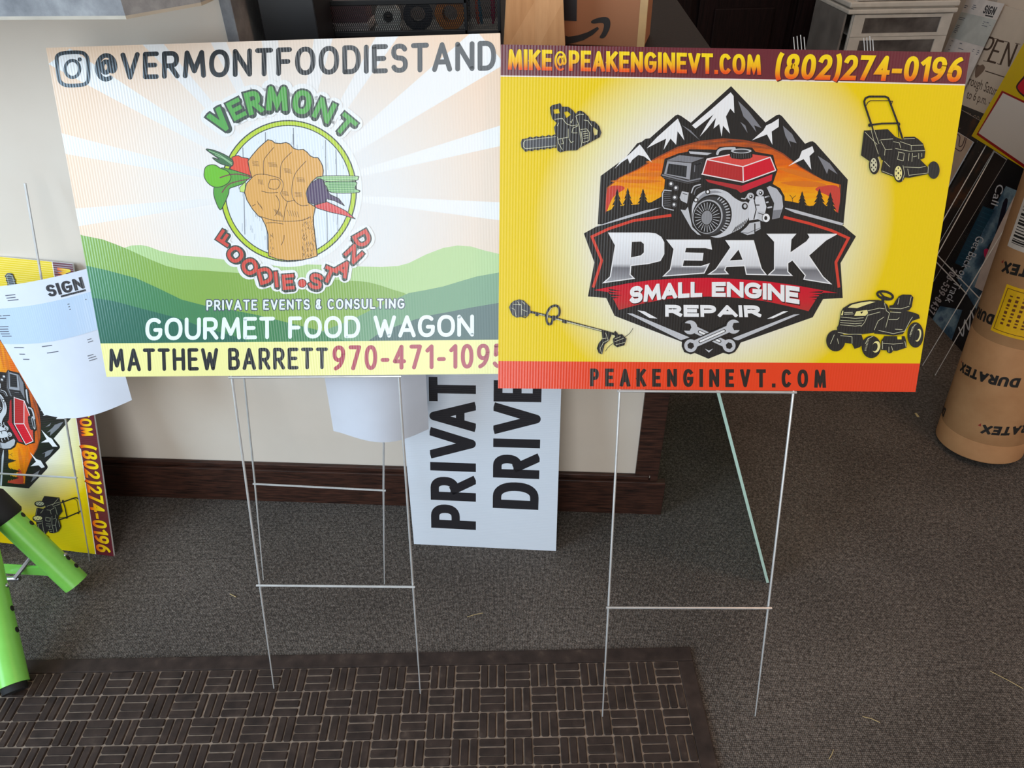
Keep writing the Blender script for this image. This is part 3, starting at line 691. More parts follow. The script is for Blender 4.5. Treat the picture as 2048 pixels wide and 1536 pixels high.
for k in range(9): A.line([(925 + k * 27, 158), (927 + k * 27, 205)], 1.2, G2, E)
for x, y, r in ((240, 500, 22), (296, 546, 22), (282, 655, 22), (275, 737, 20)): A.poly(ell(x, y, r + 10, r + 10, 16), G2, E); A.poly(ell(x - 3, y - 3, r * .7, r * .7, 14), WH, E)
A.line([(240, 578), (160, 570), (142, 610), (140, 745), (160, 775), (265, 798)], 2, SV, E)
for k in range(8): A.line([(158, 600 + k * 21), (230, 604 + k * 21)], .9, G1, E)
shp([(362, 582), (440, 598), (420, 722), (352, 690), (336, 655)], SV); A.line([(375, 610), (420, 620)], 1.5, G2, E); A.line([(470, 600), (500, 530), (570, 508)], 2.4, SV, E, sm=True); A.line([(500, 620), (520, 560), (575, 530)], 1.6, G1, E, sm=True)
shp([(345, 790), (400, 800), (430, 760), (480, 990), (580, 1085), (540, 1075), (470, 1010)], SV)
hous = smooth([(470, 760), (520, 640), (620, 572), (760, 550), (880, 585), (960, 650), (1040, 695), (1105, 700), (1142, 770), (1130, 880), (1060, 990), (940, 1060), (800, 1115), (690, 1105), (560, 1040), (480, 940)], 4, True)
shp(hous, ink(206, 206, 210)); A.line(hous, 2.4, BL, E, True)
A.poly(smooth([(520, 700), (600, 610), (740, 575), (860, 620), (800, 600), (660, 620), (560, 700)], 3, True), ink(150, 150, 156), E)
A.poly(ell(705, 858, 222, 240, 40, 20), BL, E); A.poly(ell(690, 862, 196, 222, 40, 20), ink(58, 58, 61), E); A.poly(ell(655, 872, 168, 196, 40, 15), ink(176, 176, 180), E); A.poly(ell(650, 876, 156, 184, 40, 15), ink(28, 28, 31), E)
A.step()
for k in range(24):
    a = 2 * math.pi * k / 24; c, s_ = math.cos(a), math.sin(a); A.line([(646 + 74 * c, 880 + 88 * s_), (650 + 140 * c, 878 + 166 * s_)], 1.1, SV, E)
for k in range(14):
    a = math.radians(-65 + k * 9); c, s_ = math.cos(a), math.sin(a); A.line([(695 + 176 * c, 862 + 205 * s_), (702 + 206 * c, 860 + 228 * s_)], 2, SV, E)
A.poly(ell(645, 882, 66, 84, 28, 8), ink(140, 140, 144), E); A.line(ell(645, 882, 66, 84, 28, 8), 1.4, BL, E, True)
for k in range(7): A.line([(935 + k * 22, 1050 - k * 12), (975 + k * 20, 990 - k * 14)], 1.3, BL, E)
shp([(1325, 540), (1360, 522), (1440, 555), (1500, 640), (1512, 760), (1470, 885), (1385, 902), (1410, 720)], ink(186, 186, 192)); shp([(1400, 800), (1500, 790), (1465, 885), (1385, 900)], G1)
shp([(1118, 720), (1150, 650), (1190, 690), (1200, 640), (1290, 640), (1322, 760), (1300, 860), (1240, 900), (1125, 915)], ink(212, 212, 216)); A.line([(1185, 690), (1205, 790), (1180, 900)], 2, BL, E); A.line([(1205, 740), (1240, 740)], 2, BL, E)
for k in range(7): A.line([(1300 + k * 8, 620 + k * 30), (1340 + k * 8, 612 + k * 30)], 3, SV if k % 2 else BL, E)
A.line([(1310, 600), (1360, 700), (1350, 830)], 5, BL, E, sm=True)
for x, y in ((1140, 640), (1250, 600)): A.poly(ell(x, y, 42, 40, 20), SV, E); A.poly(ell(x + 6, y + 4, 20, 20, 16), BL, E); A.poly(ell(x + 2, y, 9, 9, 10), WH, E)
A.line([(1040, 665), (1080, 670), (1110, 630)], 2.4, SV, E); A.poly(ell(1075, 755, 34, 38, 20), BL, E); A.poly(ell(1079, 752, 18, 22, 16), SV, E)
for x, y in ((655, 590), (520, 682)): A.poly(ell(x, y, 28, 28, 16), BL, E); A.poly(ell(x, y, 15, 17, 14), WH, E)
shp([(1215, 810), (1285, 815), (1330, 850), (1300, 935), (1220, 900)], SV); A.line([(1232, 830), (1290, 850)], 1.5, BL, E); A.poly(ell(1318, 886, 48, 54, 22), BL, E); A.poly(ell(1318, 886, 42, 48, 22), WH, E); A.poly(ell(1314, 888, 18, 24, 16), BL, E)
shp([(1028, 1048), (1095, 990), (1130, 945), (1250, 925), (1255, 1010), (1200, 1040), (1185, 1065), (1105, 1082)], SV); A.line([(1190, 955), (1190, 1060)], 2.4, BL, E); A.line([(1035, 1052), (1110, 1060), (1250, 1000)], 1.6, G1, E)
# lettering of the badge
METAL = vgrad('ink_brushed_metal', [(0.0, rgb(200, 200, 204)), (0.25, rgb(142, 141, 146)), (0.42, rgb(116, 115, 120)), (0.5, rgb(214, 213, 216)), (1.0, rgb(240, 240, 242))], 5.75, 8.45)
letters = [([(230, 157), (500, 157), (550, 163), (585, 185), (605, 220), (605, 300), (580, 345), (500, 365), (380, 378), (375, 440), (402, 466), (195, 495), (240, 455), (275, 240)], [[(385, 215), (450, 212), (472, 230), (472, 290), (450, 312), (378, 327)]]),
           ([(628, 205), (920, 205), (930, 266), (890, 256), (755, 255), (745, 292), (872, 296), (866, 342), (740, 340), (730, 385), (860, 385), (912, 368), (880, 430), (604, 450), (650, 405), (675, 265)], []),
           ([(1030, 209), (1216, 209), (1270, 400), (1302, 441), (1168, 438), (1157, 380), (1030, 385), (1020, 410), (1042, 435), (913, 437), (960, 405), (1062, 255)], [[(1115, 265), (1147, 342), (1048, 347)]]),
           ([(1313, 165), (1502, 165), (1472, 200), (1465, 295), (1580, 215), (1602, 185), (1590, 165), (1782, 165), (1710, 205), (1592, 310), (1690, 455), (1742, 502), (1560, 472), (1570, 445), (1482, 340), (1450, 362), (1450, 420), (1477, 446), (1320, 442), (1360, 405), (1360, 215)], [])]
A.step()
for o_, h_ in letters: A.line([(x + 6, y + 10) for x, y in o_], 4, BL, P2, True, False)
A.step()
for o_, h_ in letters: A.poly(o_, METAL, P2, h_, step=False)
A.step()
for o_, h_ in letters:
    A.line(o_, 2.1, WH, P2, True, False)
    for q in h_: A.line(q, 1.8, WH, P2, True, False)
A.poly([(128, 546), (220, 527), (360, 500), (500, 480), (700, 466), (910, 462), (1100, 470), (1300, 486), (1500, 512), (1650, 540), (1792, 566), (1690, 564), (1655, 590), (1592, 690), (1450, 655), (1300, 622), (1100, 598), (910, 590), (750, 595), (600, 610), (450, 640), (298, 682), (268, 620), (228, 560)], vgrad('ink_red_ribbon', [(0, rgb(168, 62, 52)), (.5, rgb(204, 34, 44)), (1, rgb(208, 16, 44))], 4.3, 6.0), P2)
A.step()
for k in range(4):
    A.poly([(225, 535 + k * 18), (320 - (k % 2) * 20, 552 + k * 15), (240, 550 + k * 19)], BL, P2, step=False); A.poly([(1695, 552 + k * 16), (1590 + (k % 2) * 24, 560 + k * 17), (1680, 566 + k * 17)], BL, P2, step=False)
def ribbon(x0, x1, hgt):
    def f(a, b):
        x = x0 + (x1 - x0) * a; y = 592 + 50 * ((x - 950) / 575) ** 2 - 8 * (x - 950) / 575 * 0; top = hgt + 18 * abs((x - 950) / 575)
        return P2(x - (x - 950) * .0 * b, y - b * top)
    return f, (x1 - x0) / hgt
for col, sh in ((ink(70, 14, 20), (.05, -.07)), (ink(242, 240, 240), (0, 0))):
    fn, As = ribbon(373, 866, 100); A.text('SMALL', fn, As, .27, col, False, .07, shift=sh); fn, As = ribbon(932, 1530, 100); A.text('ENGINE', fn, As, .27, col, False, .07, shift=sh)
fn, As = quad(P2(614, 727), P2(1270, 731), P2(614, 646), P2(1262, 650)); A.text('REPAIR', fn, As, .3, ink(242, 240, 240), False, .14)
A.step()
for pts, m in (([(352, 703), (392, 706), (780, 868), (722, 888)], SV), ([(1532, 710), (1490, 712), (1052, 882), (1112, 888)], SV), ([(425, 684), (472, 690), (562, 740), (508, 736)], WH), ([(1454, 690), (1420, 690), (1308, 742), (1350, 738)], WH)): A.poly(pts, m, P2, step=False)
for bx, by, jx, jy in ((1050, 925, 785, 800), (788, 925, 1080, 795)):
    ang = math.atan2(jy - by, jx - bx); c, s_ = math.cos(ang), math.sin(ang)
    R2 = lambda u, v: (bx + u * c - v * s_, by + u * s_ + v * c); L = math.hypot(jx - bx, jy - by)
    A.poly(ell(bx, by, 56, 56, 28), BL, P2); A.poly(ell(jx, jy, 58, 58, 28), BL, P2, step=False)
    A.line([(bx, by), (jx, jy)], 19, BL, P2); A.line([(bx, by), (jx, jy)], 14, SV, P2, step=True)
    A.line([R2(70, 0), R2(L - 70, 0)], 6.5, BL, P2, step=True); A.line([R2(72, 0), R2(L - 72, 0)], 4, WH, P2, step=True)
    A.poly(ell(bx, by, 44, 44, 28), SV, P2); A.poly(ell(bx, by, 24, 24, 6, 15), BL, P2)
    A.poly(ell(jx, jy, 48, 48, 28), SV, P2)
    ja = ang + (.35 if jx > bx else -.35); c, s_ = math.cos(ja), math.sin(ja); R3 = lambda u, v: (jx + u * c - v * s_, jy + u * s_ + v * c)
    A.poly([R3(-8, 0), R3(2, -24), R3(60, -27), R3(60, 27), R3(2, 24)], BL, P2)
A.poly([(882, 944), (912, 958), (942, 944), (912, 972)], SV, P2)
# tools in the corners
PL = ink(208, 204, 170); YE = ink(240, 216, 10); PY = ink(238, 226, 150)
def tool(T, fills, lines, wl=1.1):
    for pts, m, st, hl in fills: A.poly(pts, m, T, hl, step=st)
    A.step()
    for l in lines: A.line(l, wl, PL, T)
T = crop(1000, 170, 300 / 2048)
teeth = [(760, 682)] + [(745 - k * 42, 682 + k * 4.2 + (10 if k % 2 else -8)) for k in range(10)] + [(300, 740), (282, 790), (290, 850), (330, 895)] + [(350 + k * 42, 908 - k * 5 + (-10 if k % 2 else 6)) for k in range(11)]
tool(T, [(teeth, BL, True, ()), ([(318, 790), (345, 755), (420, 745), (760, 706), (765, 828), (400, 878), (345, 868)], ink(66, 68, 74), True, ()),
         ([(750, 560), (772, 520), (712, 462), (690, 390), (680, 310), (705, 280), (820, 250), (845, 298), (930, 300), (985, 340), (1035, 395), (1060, 360), (1100, 352), (1145, 375), (1205, 432), (1232, 488), (1290, 500), (1350, 560), (1383, 650), (1362, 712), (1250, 772), (1080, 862), (1050, 892), (900, 898), (820, 922), (780, 892), (760, 700), (735, 575)], BL, True, ([(728, 335), (800, 325), (815, 388), (738, 396)], [(868, 372), (920, 358), (965, 405), (905, 455)], [(1268, 572), (1332, 620), (1325, 680), (1285, 692), (1272, 640)]))],
     [[(345, 755), (318, 790), (320, 845), (350, 872), (760, 832)], [(345, 755), (760, 705)], [(745, 470), (850, 458), (905, 530), (980, 560), (1060, 545)], [(1035, 430), (1080, 570), (1110, 800), (1100, 850)], [(785, 715), (800, 800), (850, 885)], [(800, 740), (920, 715)], [(850, 740), (865, 800), (835, 805)], [(980, 650), (995, 590), (1060, 560)], [(990, 655), (1050, 655)], [(1100, 610), (1180, 600), (1220, 650), (1215, 760), (1130, 790), (1105, 640)], [(1130, 640), (1190, 630)], [(1135, 670), (1195, 660)], [(1140, 700), (1200, 690)], [(1140, 730), (1200, 722)], [(1145, 480), (1200, 490), (1250, 560)], [(940, 740), (970, 790), (1000, 770)], [(930, 600), (930, 720)], [(1040, 420), (1090, 400), (1140, 405)], [(780, 560), (800, 520)], [(960, 500), (970, 520), (990, 470)]])
T = crop(1000, 560, 300 / 2048)
A.line([(385, 425), (620, 482), (900, 560), (1400, 692), (1570, 740)], 4.4, BL, T, step=True); A.line([(540, 468), (600, 480)], 1.4, PL, T, step=True); A.line([(760, 530), (850, 552)], 1.6, PL, T); A.line([(920, 572), (1380, 688)], 1.8, PL, T)
A.line([(720, 520), (800, 480), (808, 395), (765, 348), (690, 370), (640, 450), (635, 545), (660, 600), (700, 590), (715, 530)], 4.4, BL, T, False, True, True, True); A.line([(700, 380), (655, 450), (650, 520)], 1, PL, T, step=True)
tool(T, [([(120, 370), (150, 315), (190, 282), (260, 262), (325, 280), (390, 350), (412, 400), (410, 450), (370, 490), (290, 498), (225, 512), (165, 475)], ink(52, 53, 58), True, ()), ([(700, 490), (740, 480), (765, 510), (755, 548), (715, 555)], BL, True, ()), ([(850, 535), (910, 548), (905, 595), (848, 578)], BL, True, ()), ([(485, 440), (530, 450), (520, 495), (478, 485)], BL, True, ()),
         ([(1385, 690), (1530, 715), (1490, 822), (1425, 880), (1392, 1012), (1345, 995), (1320, 930), (1345, 860), (1395, 800)], BL, True, ()), ([(1550, 715), (1570, 692), (1600, 720), (1612, 742), (1665, 738), (1725, 800), (1695, 888), (1595, 915), (1548, 880), (1538, 800), (1570, 770)], BL, True, ())],
     [[(160, 380), (200, 400), (220, 490)], [(180, 330), (290, 335), (295, 470)], [(240, 290), (270, 340)], [(300, 290), (340, 330)], [(300, 400), (370, 430)], [(1440, 720), (1475, 820), (1410, 850), (1365, 930), (1385, 1000)], [(1395, 800), (1450, 790)], [(1570, 800), (1640, 770)], [(1565, 840), (1690, 790)], [(1580, 880), (1700, 850)]], .9)
A.line([(1708, 772), (1770, 722), (1812, 658)], 1, BL, T, sm=True); A.line([(1537, 863), (1475, 915), (1438, 968)], 1, BL, T, sm=True)
A.line([(375, 335), (405, 370), (400, 420)], 1.6, BL, T); A.line([(290, 495), (340, 515), (385, 480)], 1.6, BL, T)
T = crop(1680, 170, 250 / 1829)
for l, w_ in (([(455, 600), (352, 290), (345, 240), (365, 195), (415, 172), (650, 172), (692, 190), (710, 225), (835, 560), (900, 775)], 4), ([(375, 300), (400, 255), (435, 232), (700, 232)], 1.6), ([(420, 590), (600, 566), (850, 562)], 3.6), ([(455, 590), (560, 990)], 3.2), ([(840, 600), (850, 760)], 1.6), ([(720, 240), (758, 240), (735, 310), (765, 370)], 1.6)): A.line(l, w_, BL, T)
A.poly(ell(425, 590, 24, 26, 14), BL, T); A.poly(ell(850, 575, 22, 28, 14), BL, T)
tool(T, [([(340, 668), (690, 648), (800, 760), (780, 960), (560, 1050), (415, 1112), (297, 1030)], BL, True, ()), ([(560, 830), (600, 790), (760, 780), (800, 760), (900, 800), (930, 762), (1080, 758), (1130, 790), (1205, 860), (1238, 970), (1225, 1070), (1140, 1100), (1050, 1150), (780, 1130), (600, 1100), (545, 990)], BL, True, ()), ([(590, 1240), (620, 1100), (780, 1050), (1160, 1090), (1250, 1180), (1290, 1230), (1270, 1305), (1000, 1358), (760, 1338), (600, 1280)], BL, True, ()),
         (ell(492, 1172, 78, 136, 26), BL, True, ()), (ell(858, 1290, 86, 136, 26), BL, True, ()), (ell(1358, 1246, 88, 128, 26), ink(38, 38, 40), True, ()), (ell(482, 1172, 50, 102, 24), PL, True, ()), (ell(842, 1290, 54, 106, 24), PY, True, ())],
     [[(355, 690), (530, 870)], [(440, 640), (480, 800), (550, 1010)], [(490, 660), (560, 860)], [(570, 810), (600, 800), (760, 790)], [(590, 830), (650, 940), (640, 1030)], [(650, 945), (750, 940)], [(770, 830), (860, 850), (875, 920)], [(870, 830), (1030, 885), (1200, 880)], [(1030, 885), (1030, 950)], [(800, 930), (1000, 970), (1230, 960)], [(840, 980), (930, 1000), (915, 1110), (830, 1090), (850, 980)], [(1000, 1000), (990, 1110)], [(1050, 1000), (1040, 1120)], [(1060, 1050), (1110, 1040)], [(1140, 1000), (1140, 1080)], [(1185, 1000), (1185, 1050)], [(640, 1120), (720, 1200)], [(930, 1200), (1150, 1210), (1240, 1190)], [(980, 1230), (1000, 1330)], [(610, 1260), (760, 1320)], [(1010, 1320), (1260, 1290)], [(1280, 1190), (1275, 1290)], [(920, 790), (1080, 785)], [(550, 1050), (580, 1180), (560, 1290)], [(910, 1180), (935, 1290), (900, 1400)]], .9)
for wx, wy, rx, ry in ((482, 1172, 50, 102), (842, 1290, 54, 106)):
    for k in range(6):
        a = k * math.pi / 3 + .5; A.poly(ell(wx + rx * .68 * math.cos(a), wy + ry * .68 * math.sin(a), 8, 15, 10), BL, T, step=False)
    A.poly(ell(wx, wy, 11, 18, 12), BL, T, step=False)
T = crop(1620, 560, 260 / 2048)
A.line(ell(1172, 240, 125, 58, 28, 14), 4.6, BL, T, True, step=True); A.line([(1095, 200), (1150, 260), (1240, 290)], 3.4, BL, T); A.line([(1140, 260), (1135, 340)], 6, BL, T)
tool(T, [(ell(1650, 862, 128, 200, 30), BL, True, ()), (ell(395, 952, 150, 168, 30), BL, True, ()), ([(1300, 390), (1340, 320), (1390, 250), (1450, 226), (1580, 230), (1617, 272), (1590, 420), (1550, 475), (1400, 495), (1240, 480), (1240, 400)], BL, True, ()),
         ([(1100, 330), (1200, 380), (1250, 490), (1500, 480), (1640, 515), (1705, 545), (1718, 600), (1600, 640), (1540, 720), (1450, 850), (1300, 870), (1000, 840), (980, 500)], BL, True, ()), ([(1110, 955), (1160, 880), (1480, 880), (1505, 960), (1512, 1060), (1350, 1112), (1110, 1100)], BL, True, ()),
         ([(510, 440), (620, 370), (760, 335), (920, 312), (1060, 310), (1150, 340), (1215, 400), (1250, 520), (1235, 760), (980, 830), (700, 862), (420, 825), (415, 745), (440, 700), (462, 590), (480, 490)], BL, True, ()), ([(460, 860), (800, 860), (850, 1000), (760, 1060), (690, 1080), (650, 1000), (460, 975)], BL, True, ()), (ell(955, 1050, 152, 176, 30), BL, True, ()), (ell(1245, 1095, 50, 56, 18), BL, True, ()),
         (ell(1690, 866, 46, 102, 24, 12), PY, True, ()), (ell(1672, 866, 40, 84, 24, 12), BL, True, ()), (ell(1030, 1048, 62, 92, 24, 14), PY, True, ()), (ell(1008, 1052, 44, 68, 24, 14), BL, True, ()),
         ([(585, 430), (650, 385), (800, 350), (930, 332), (1020, 340), (880, 385), (730, 440)], PY, True, ()), ([(688, 552), (720, 490), (890, 468), (902, 520), (860, 560), (690, 562)], PY, True, ()), ([(780, 500), (830, 490), (800, 530)], BL, True, ()), ([(478, 550), (500, 480), (515, 480), (505, 550)], PY, True, ()), ([(1360, 885), (1430, 880), (1430, 930), (1365, 930)], YE, True, ())],
     [[(530, 510), (660, 505)], [(530, 535), (670, 530)], [(475, 580), (700, 600), (830, 590)], [(470, 630), (700, 645), (830, 635)], [(468, 665), (700, 685), (800, 675)], [(466, 700), (700, 722), (790, 712)], [(900, 540), (850, 660), (790, 730)], [(900, 480), (1080, 440), (1160, 450)], [(905, 550), (1090, 500)], [(1160, 360), (1190, 480), (1240, 520), (1180, 740)], [(1000, 780), (1060, 640), (1150, 580)], [(1240, 440), (1420, 450), (1550, 410)], [(1250, 500), (1420, 510)], [(1390, 280), (1370, 380)], [(1580, 260), (1555, 380)], [(1230, 620), (1360, 620), (1390, 590)], [(1070, 790), (1300, 840), (1480, 800), (1560, 640), (1600, 580)], [(430, 820), (600, 850), (800, 850)], [(470, 870), (650, 890), (650, 995)], [(1130, 990), (1300, 1005), (1450, 990)], [(1480, 960), (1500, 1050)], [(1130, 960), (1130, 1080)], [(1230, 1050), (1230, 1130)], [(1270, 1040), (1290, 1100)], [(1330, 770), (1440, 778)], [(860, 1000), (900, 920), (980, 880)], [(1560, 860), (1600, 740), (1660, 690)], [(310, 1000), (370, 860)], [(420, 920), (440, 1000)]], 1)
A.step()
for k in range(9): A.line([(850 + k * 6, 1100 - k * 22), (872 + k * 6, 1100 - k * 22)], .9, PL, T); A.line([(1560 + k * 8, 880 - k * 22), (1574 + k * 8, 876 - k * 22)], .8, PL, T)
PEAK_ART = A
t = thing('yard_sign', (10.5, 24.3, 0), 'yellow engine repair yard sign on a wire stake, large and upright at right', 'sign', 'large wire-stake yard signs at the front')
board('panel', PEAK, 24, 18, .157, M_white_core, t); peak_face = A.build('printed_face', t)
sign_stake(PEAK, 6.977, t, (.32, .02))
# ------------------------------------------------------------------ signs and stakes against the counter wall
# spare sign hidden behind the food sign: only its stake shows
f1, f2 = at_z(527, 1160), at_z(769, 1168)
def on_sphere(x, y, P, r):
    d = ray(x, y).normalized(); o = CO - P; b = o.dot(d); c = o.dot(o) - r * r; return CO + d * (-b - math.sqrt(max(0, b * b - c)))
b1, b2 = on_sphere(510, 968, f1, 8.1), on_sphere(767, 981, f2, 8.1)
t1 = WM @ V((WM.inverted() @ (f1 + (b1 - f1) * 2.73)).x, -.35, 20.9); t2 = WM @ V((WM.inverted() @ (f2 + (b2 - f2) * 2.73)).x, -.35, 20.9)
t = thing('yard_sign', (f1 + f2) / 2, 'spare yard sign whose wire stake shows below the food wagon sign, nearer the wall', 'sign')
fr = Frame(t1 + V(-7, .5, 0) , WD, (0, .012, 1)); board('panel', fr, 24, 13, .157, M_white_core, t, 0, 0)
wire_stake('wire_stake', [[f1, b1, t1, t1 + V(0, .12, 7)], [f2, b2, t2, t2 + V(0, .12, 7)]], [(b1, b2), (t1, t2)], 0, t)

# white PRIVATE DRIVE sign standing on its short edge
p1, p2 = at_z(828, 1088), at_z(1112, 1102)
PV = Frame(p1, p2 - p1, WT * 3.35 + V(0, 0, 23.7)); pw = (p2 - p1).length
A = Art(PV, pw, 24)
def white_print():
    k = N('white_fluted_sheet'); flute(k, 2); return k.set(col=rgb(226, 230, 238), rough=0.32, spec=0.5)
A.raw([[(0, 0), (pw, 0), (pw, 24), (0, 24)]], white_print())
T = crop(800, 730, 400 / 1536); BK = ink(42, 40, 44, 2)
def ext_text(items, fn0, s, aspect):
    """letters with their own start and end along the line (0..1)"""
    A.step()
    for ch, a, b in items:
        w = (b - a) * aspect
        for p in glyph(ch, 0, max(0, w - s), s, s, False): A.raw([[PV.uv(*fn0(a + px / aspect, py)) for px, py in p]], BK)
q1, as1 = quad(T(583, 1267), T(583, 95), T(240, 1249), T(220, 90)); g1 = lambda y: (1267 - y) / 1172
ext_text([('P', g1(1267), g1(1082)), ('R', g1(1050), g1(862)), ('I', g1(822), g1(758)), ('V', g1(722), g1(492)), ('A', g1(508), g1(290)), ('T', g1(284), g1(95)), ('E', g1(62), g1(-90))], q1, .185, as1)
q1, as1 = quad(T(1062, 1113), T(1090, 100), T(712, 1097), T(720, 96)); g1 = lambda y: (1113 - y) / 1013
ext_text([('D', g1(1113), g1(908)), ('R', g1(876), g1(690)), ('I', g1(640), g1(576)), ('V', g1(532), g1(300)), ('E', g1(286), g1(120))], q1, .185, as1)
t = thing('plastic_sign', (p1 + p2) / 2, 'white PRIVATE DRIVE plastic sign standing sideways on the carpet between the two large signs', 'sign')
board('panel', PV, pw, 24, .157, M_white_core, t); A.build('printed_face', t)

# second engine repair sign, turned on its side at the left
q1 = at_z(228, 1113); q2 = at_z(0, 1098); dl = (q2 - q1).normalized()
tr = WM @ V((WM.inverted() @ V(-29.7, 45, 22)).x, .25, 0); tr = V(tr.x, tr.y, 0)
up = V(-30.4 - q1.x, 45.35 - q1.y, 22.95)
SIDE = Frame(q1, up * -1, dl * -1)             # the sheet's own right points down, its own top to the right
SIDE.o = q1 - SIDE.u * 24 - SIDE.v * 18 + V(0, 0, .02)
t = thing('yard_sign', q1 + dl * 9, 'yellow engine repair sign turned on its side against the wall at the left edge', 'sign')
board('panel', SIDE, 24, 18, .157, M_white_core, t)
me = peak_face.data; o = bpy.data.objects.new('printed_face', me); C.objects.link(o); o.parent = t; o.matrix_local = Matrix.Translation(-t.location) @ SIDE.mw()

sf = at_z(180, 1122); tip = on_sphere(50, 366, sf, 30.1); sd = (tip - sf).normalized()
lf = dl * 10; st = tag(wire_stake('wire_stake', [[sf, sf + sd * 10, tip], [sf + lf, sf + lf + sd * 10, tip + lf]], [(sf + sd * 8.1 - V(0, .1, 0), sf + sd * 8.1 + lf - V(0, .1, 0)), (sf + sd * 22, sf + sd * 22 + lf)], 0, None),
               'bare wire stake leaning on the wall in front of the sideways yellow sign', 'sign stake')
# ------------------------------------------------------------------ paper sheets
def paper(name, bl, br, tl, tr, bulge, label, cat, mats=None, n=14, edge=None):
    """sheet spanned by four corners, bowed by bulge(a, b)"""
    fnp = lambda a, b: (Vector(bl) * (1 - a) + Vector(br) * a) * (1 - b) + (Vector(tl) * (1 - a) + Vector(tr) * a) * b + bulge(a, b)
    mb = MB(); vs = []
    for j in range(n + 1):
        for i in range(n + 1): vs.append(fnp(i / n, j / n))
    fs = [(j * (n + 1) + i, j * (n + 1) + i + 1, (j + 1) * (n + 1) + i + 1, (j + 1) * (n + 1) + i) for j in range(n) for i in range(n)]
    mb.add(vs, fs); nrm = (Vector(br) - Vector(bl)).cross(Vector(tl) - Vector(bl)).normalized()
    b = len(vs); mb.add([v - nrm * .012 for v in vs], [f[::-1] for f in fs])
    rim = [i for i in range(n + 1)] + [j * (n + 1) + n for j in range(1, n + 1)] + [n * (n + 1) + i for i in range(n - 1, -1, -1)] + [j * (n + 1) for j in range(n - 1, 0, -1)]
    for k in range(len(rim)): p, q = rim[k], rim[(k + 1) % len(rim)]; mb.f.append([p, q, b + q, b + p]); mb.mi.append(0)
    o = mb.build(name, mats or M_paper, None, True); tag(o, label, cat)
    def put(a, c, d=.02):
        e = 1e-3; P = fnp(a, c); nn = (fnp(a + e, c) - P).cross(fnp(a, c + e) - P).normalized(); return P + nn * d
    return o, put
def surf_print(polys, put, name, parent, sub=1):
    """polys: (points in 0..1 sheet coordinates, material); laid on a curved sheet"""
    mb = MB(); mats = []; root = parent
    for k, (pts, m) in enumerate(polys):
        if m not in mats: mats.append(m)
        mb.add([put(x, y, .015 + .0004 * (k % 30)) for x, y in pts], [list(range(len(pts)))], mats.index(m))
    me = bpy.data.meshes.new(name); me.from_pydata([v * I for v in mb.v], [], mb.f); me.update()
    for p, k in zip(me.polygons, mb.mi): p.material_index = k
    return recenter(link(name, me, mats, parent))
GT = ink(96, 98, 110); BAND_ = ink(196, 214, 236); LOGO = ink(52, 52, 58)
def invoice_polys(H, seed, BAND_=BAND_):
    P = []; rn = random.Random(seed)
    for k in range(14):                        # blue address block in strips so that it follows the bow
        P.append(([(k / 14, .58), ((k + 1) / 14, .58), ((k + 1) / 14, .845), (k / 14, .845)], BAND_))
    fnl = lambda x0, x1, y0, y1: (lambda a, b: (x0 + (x1 - x0) * a, y0 + (y1 - y0) * b))
    f = fnl(.60, .885, .878, .958); asp = 2.35
    for c, x, w in layout('SIGN', asp, .2, .1):
        for p in glyph(c, x, w, .2, .2, False): P.append(([f(px / asp, py) for px, py in p], LOGO))
    P.append(([(.69, .858), (.885, .858), (.885, .871), (.69, .871)], LOGO))
    for bx, by, n, L in ((.26, .93, 3, .12), (.02, .91, 2, .12), (.72, .80, 3, .2), (.02, .79, 2, .22), (.04, .71, 5, .14), (.1, .55, 1, .1), (.12, .50, 1, .06), (.13, .46, 1, .07), (.38, .55, 1, .1), (.40, .50, 1, .16), (.78, .53, 2, .05), (.9, .53, 3, .06), (.74, .42, 3, .08)):
        for k in range(n):
            l = L * rn.uniform(.6, 1); y = by - k * .018; P.append(([(bx, y), (bx + l, y), (bx + l, y + .006), (bx, y + .006)], GT))
    return P
BK3 = V(0, -1, 0)
o, put = paper('invoice_sheet', at_y(88, 829, 40.0), at_y(264, 800, 40.3), at_y(-58, 578, 42.3), at_y(190, 533, 42.5),
               lambda a, b: V(0, -1, -.25) * (.85 * math.sin(math.pi * a) * (1 - .55 * b)), 'order sheet with black logo and blue block hanging before the sideways yellow sign', 'paper')
surf_print(invoice_polys(1, 4), put, 'printing', o)
o, put = paper('paper_sheet', at_y(667, 862, 37.4), at_y(857, 853, 38.6), V(-11.5, 36.35, 25.2), V(-5.2, 37.0, 25.2),
               lambda a, b: V(.15, -1, -.1) * (1.3 * math.sin(math.pi * min(1, a * .92)) ** 1.2 * (1 - .8 * b)), 'blank white paper sheet curling below the food wagon sign beside the PRIVATE DRIVE sign', 'paper')
# ------------------------------------------------------------------ clear acrylic sheet
g0, g1 = at_z(1533, 1166), at_z(1424, 785); gt = at_y(1433, 785, 35.3)
gu = (g1 - g0).normalized(); gv = (gt - g0).normalized(); gn = gu.cross(gv).normalized(); Lh = 23.2
k = N('green_tinted_acrylic'); M_acr = k.set(col=(0.62, 0.82, 0.66, 1), rough=0.02, trans=1.0, ior=1.45)
k = N('frosted_mint_edge'); M_edge = k.set(col=rgb(196, 224, 208), rough=0.5, spec=0.3)
t = thing('acrylic_sheet', g0 + gu * 12, 'clear green-edged acrylic sheet leaning edge-on behind the stake of the yellow sign', 'acrylic sheet')
mb = MB(); th = .2
mb.hexa([g0 + gu * .02, g0 + gu * 24, g0 + gu * 24 + gn * th, g0 + gu * .02 + gn * th] + [p + gv * Lh for p in (g0 + gu * .02, g0 + gu * 24, g0 + gu * 24 + gn * th, g0 + gu * .02 + gn * th)]); mb.build('pane', M_acr, t)
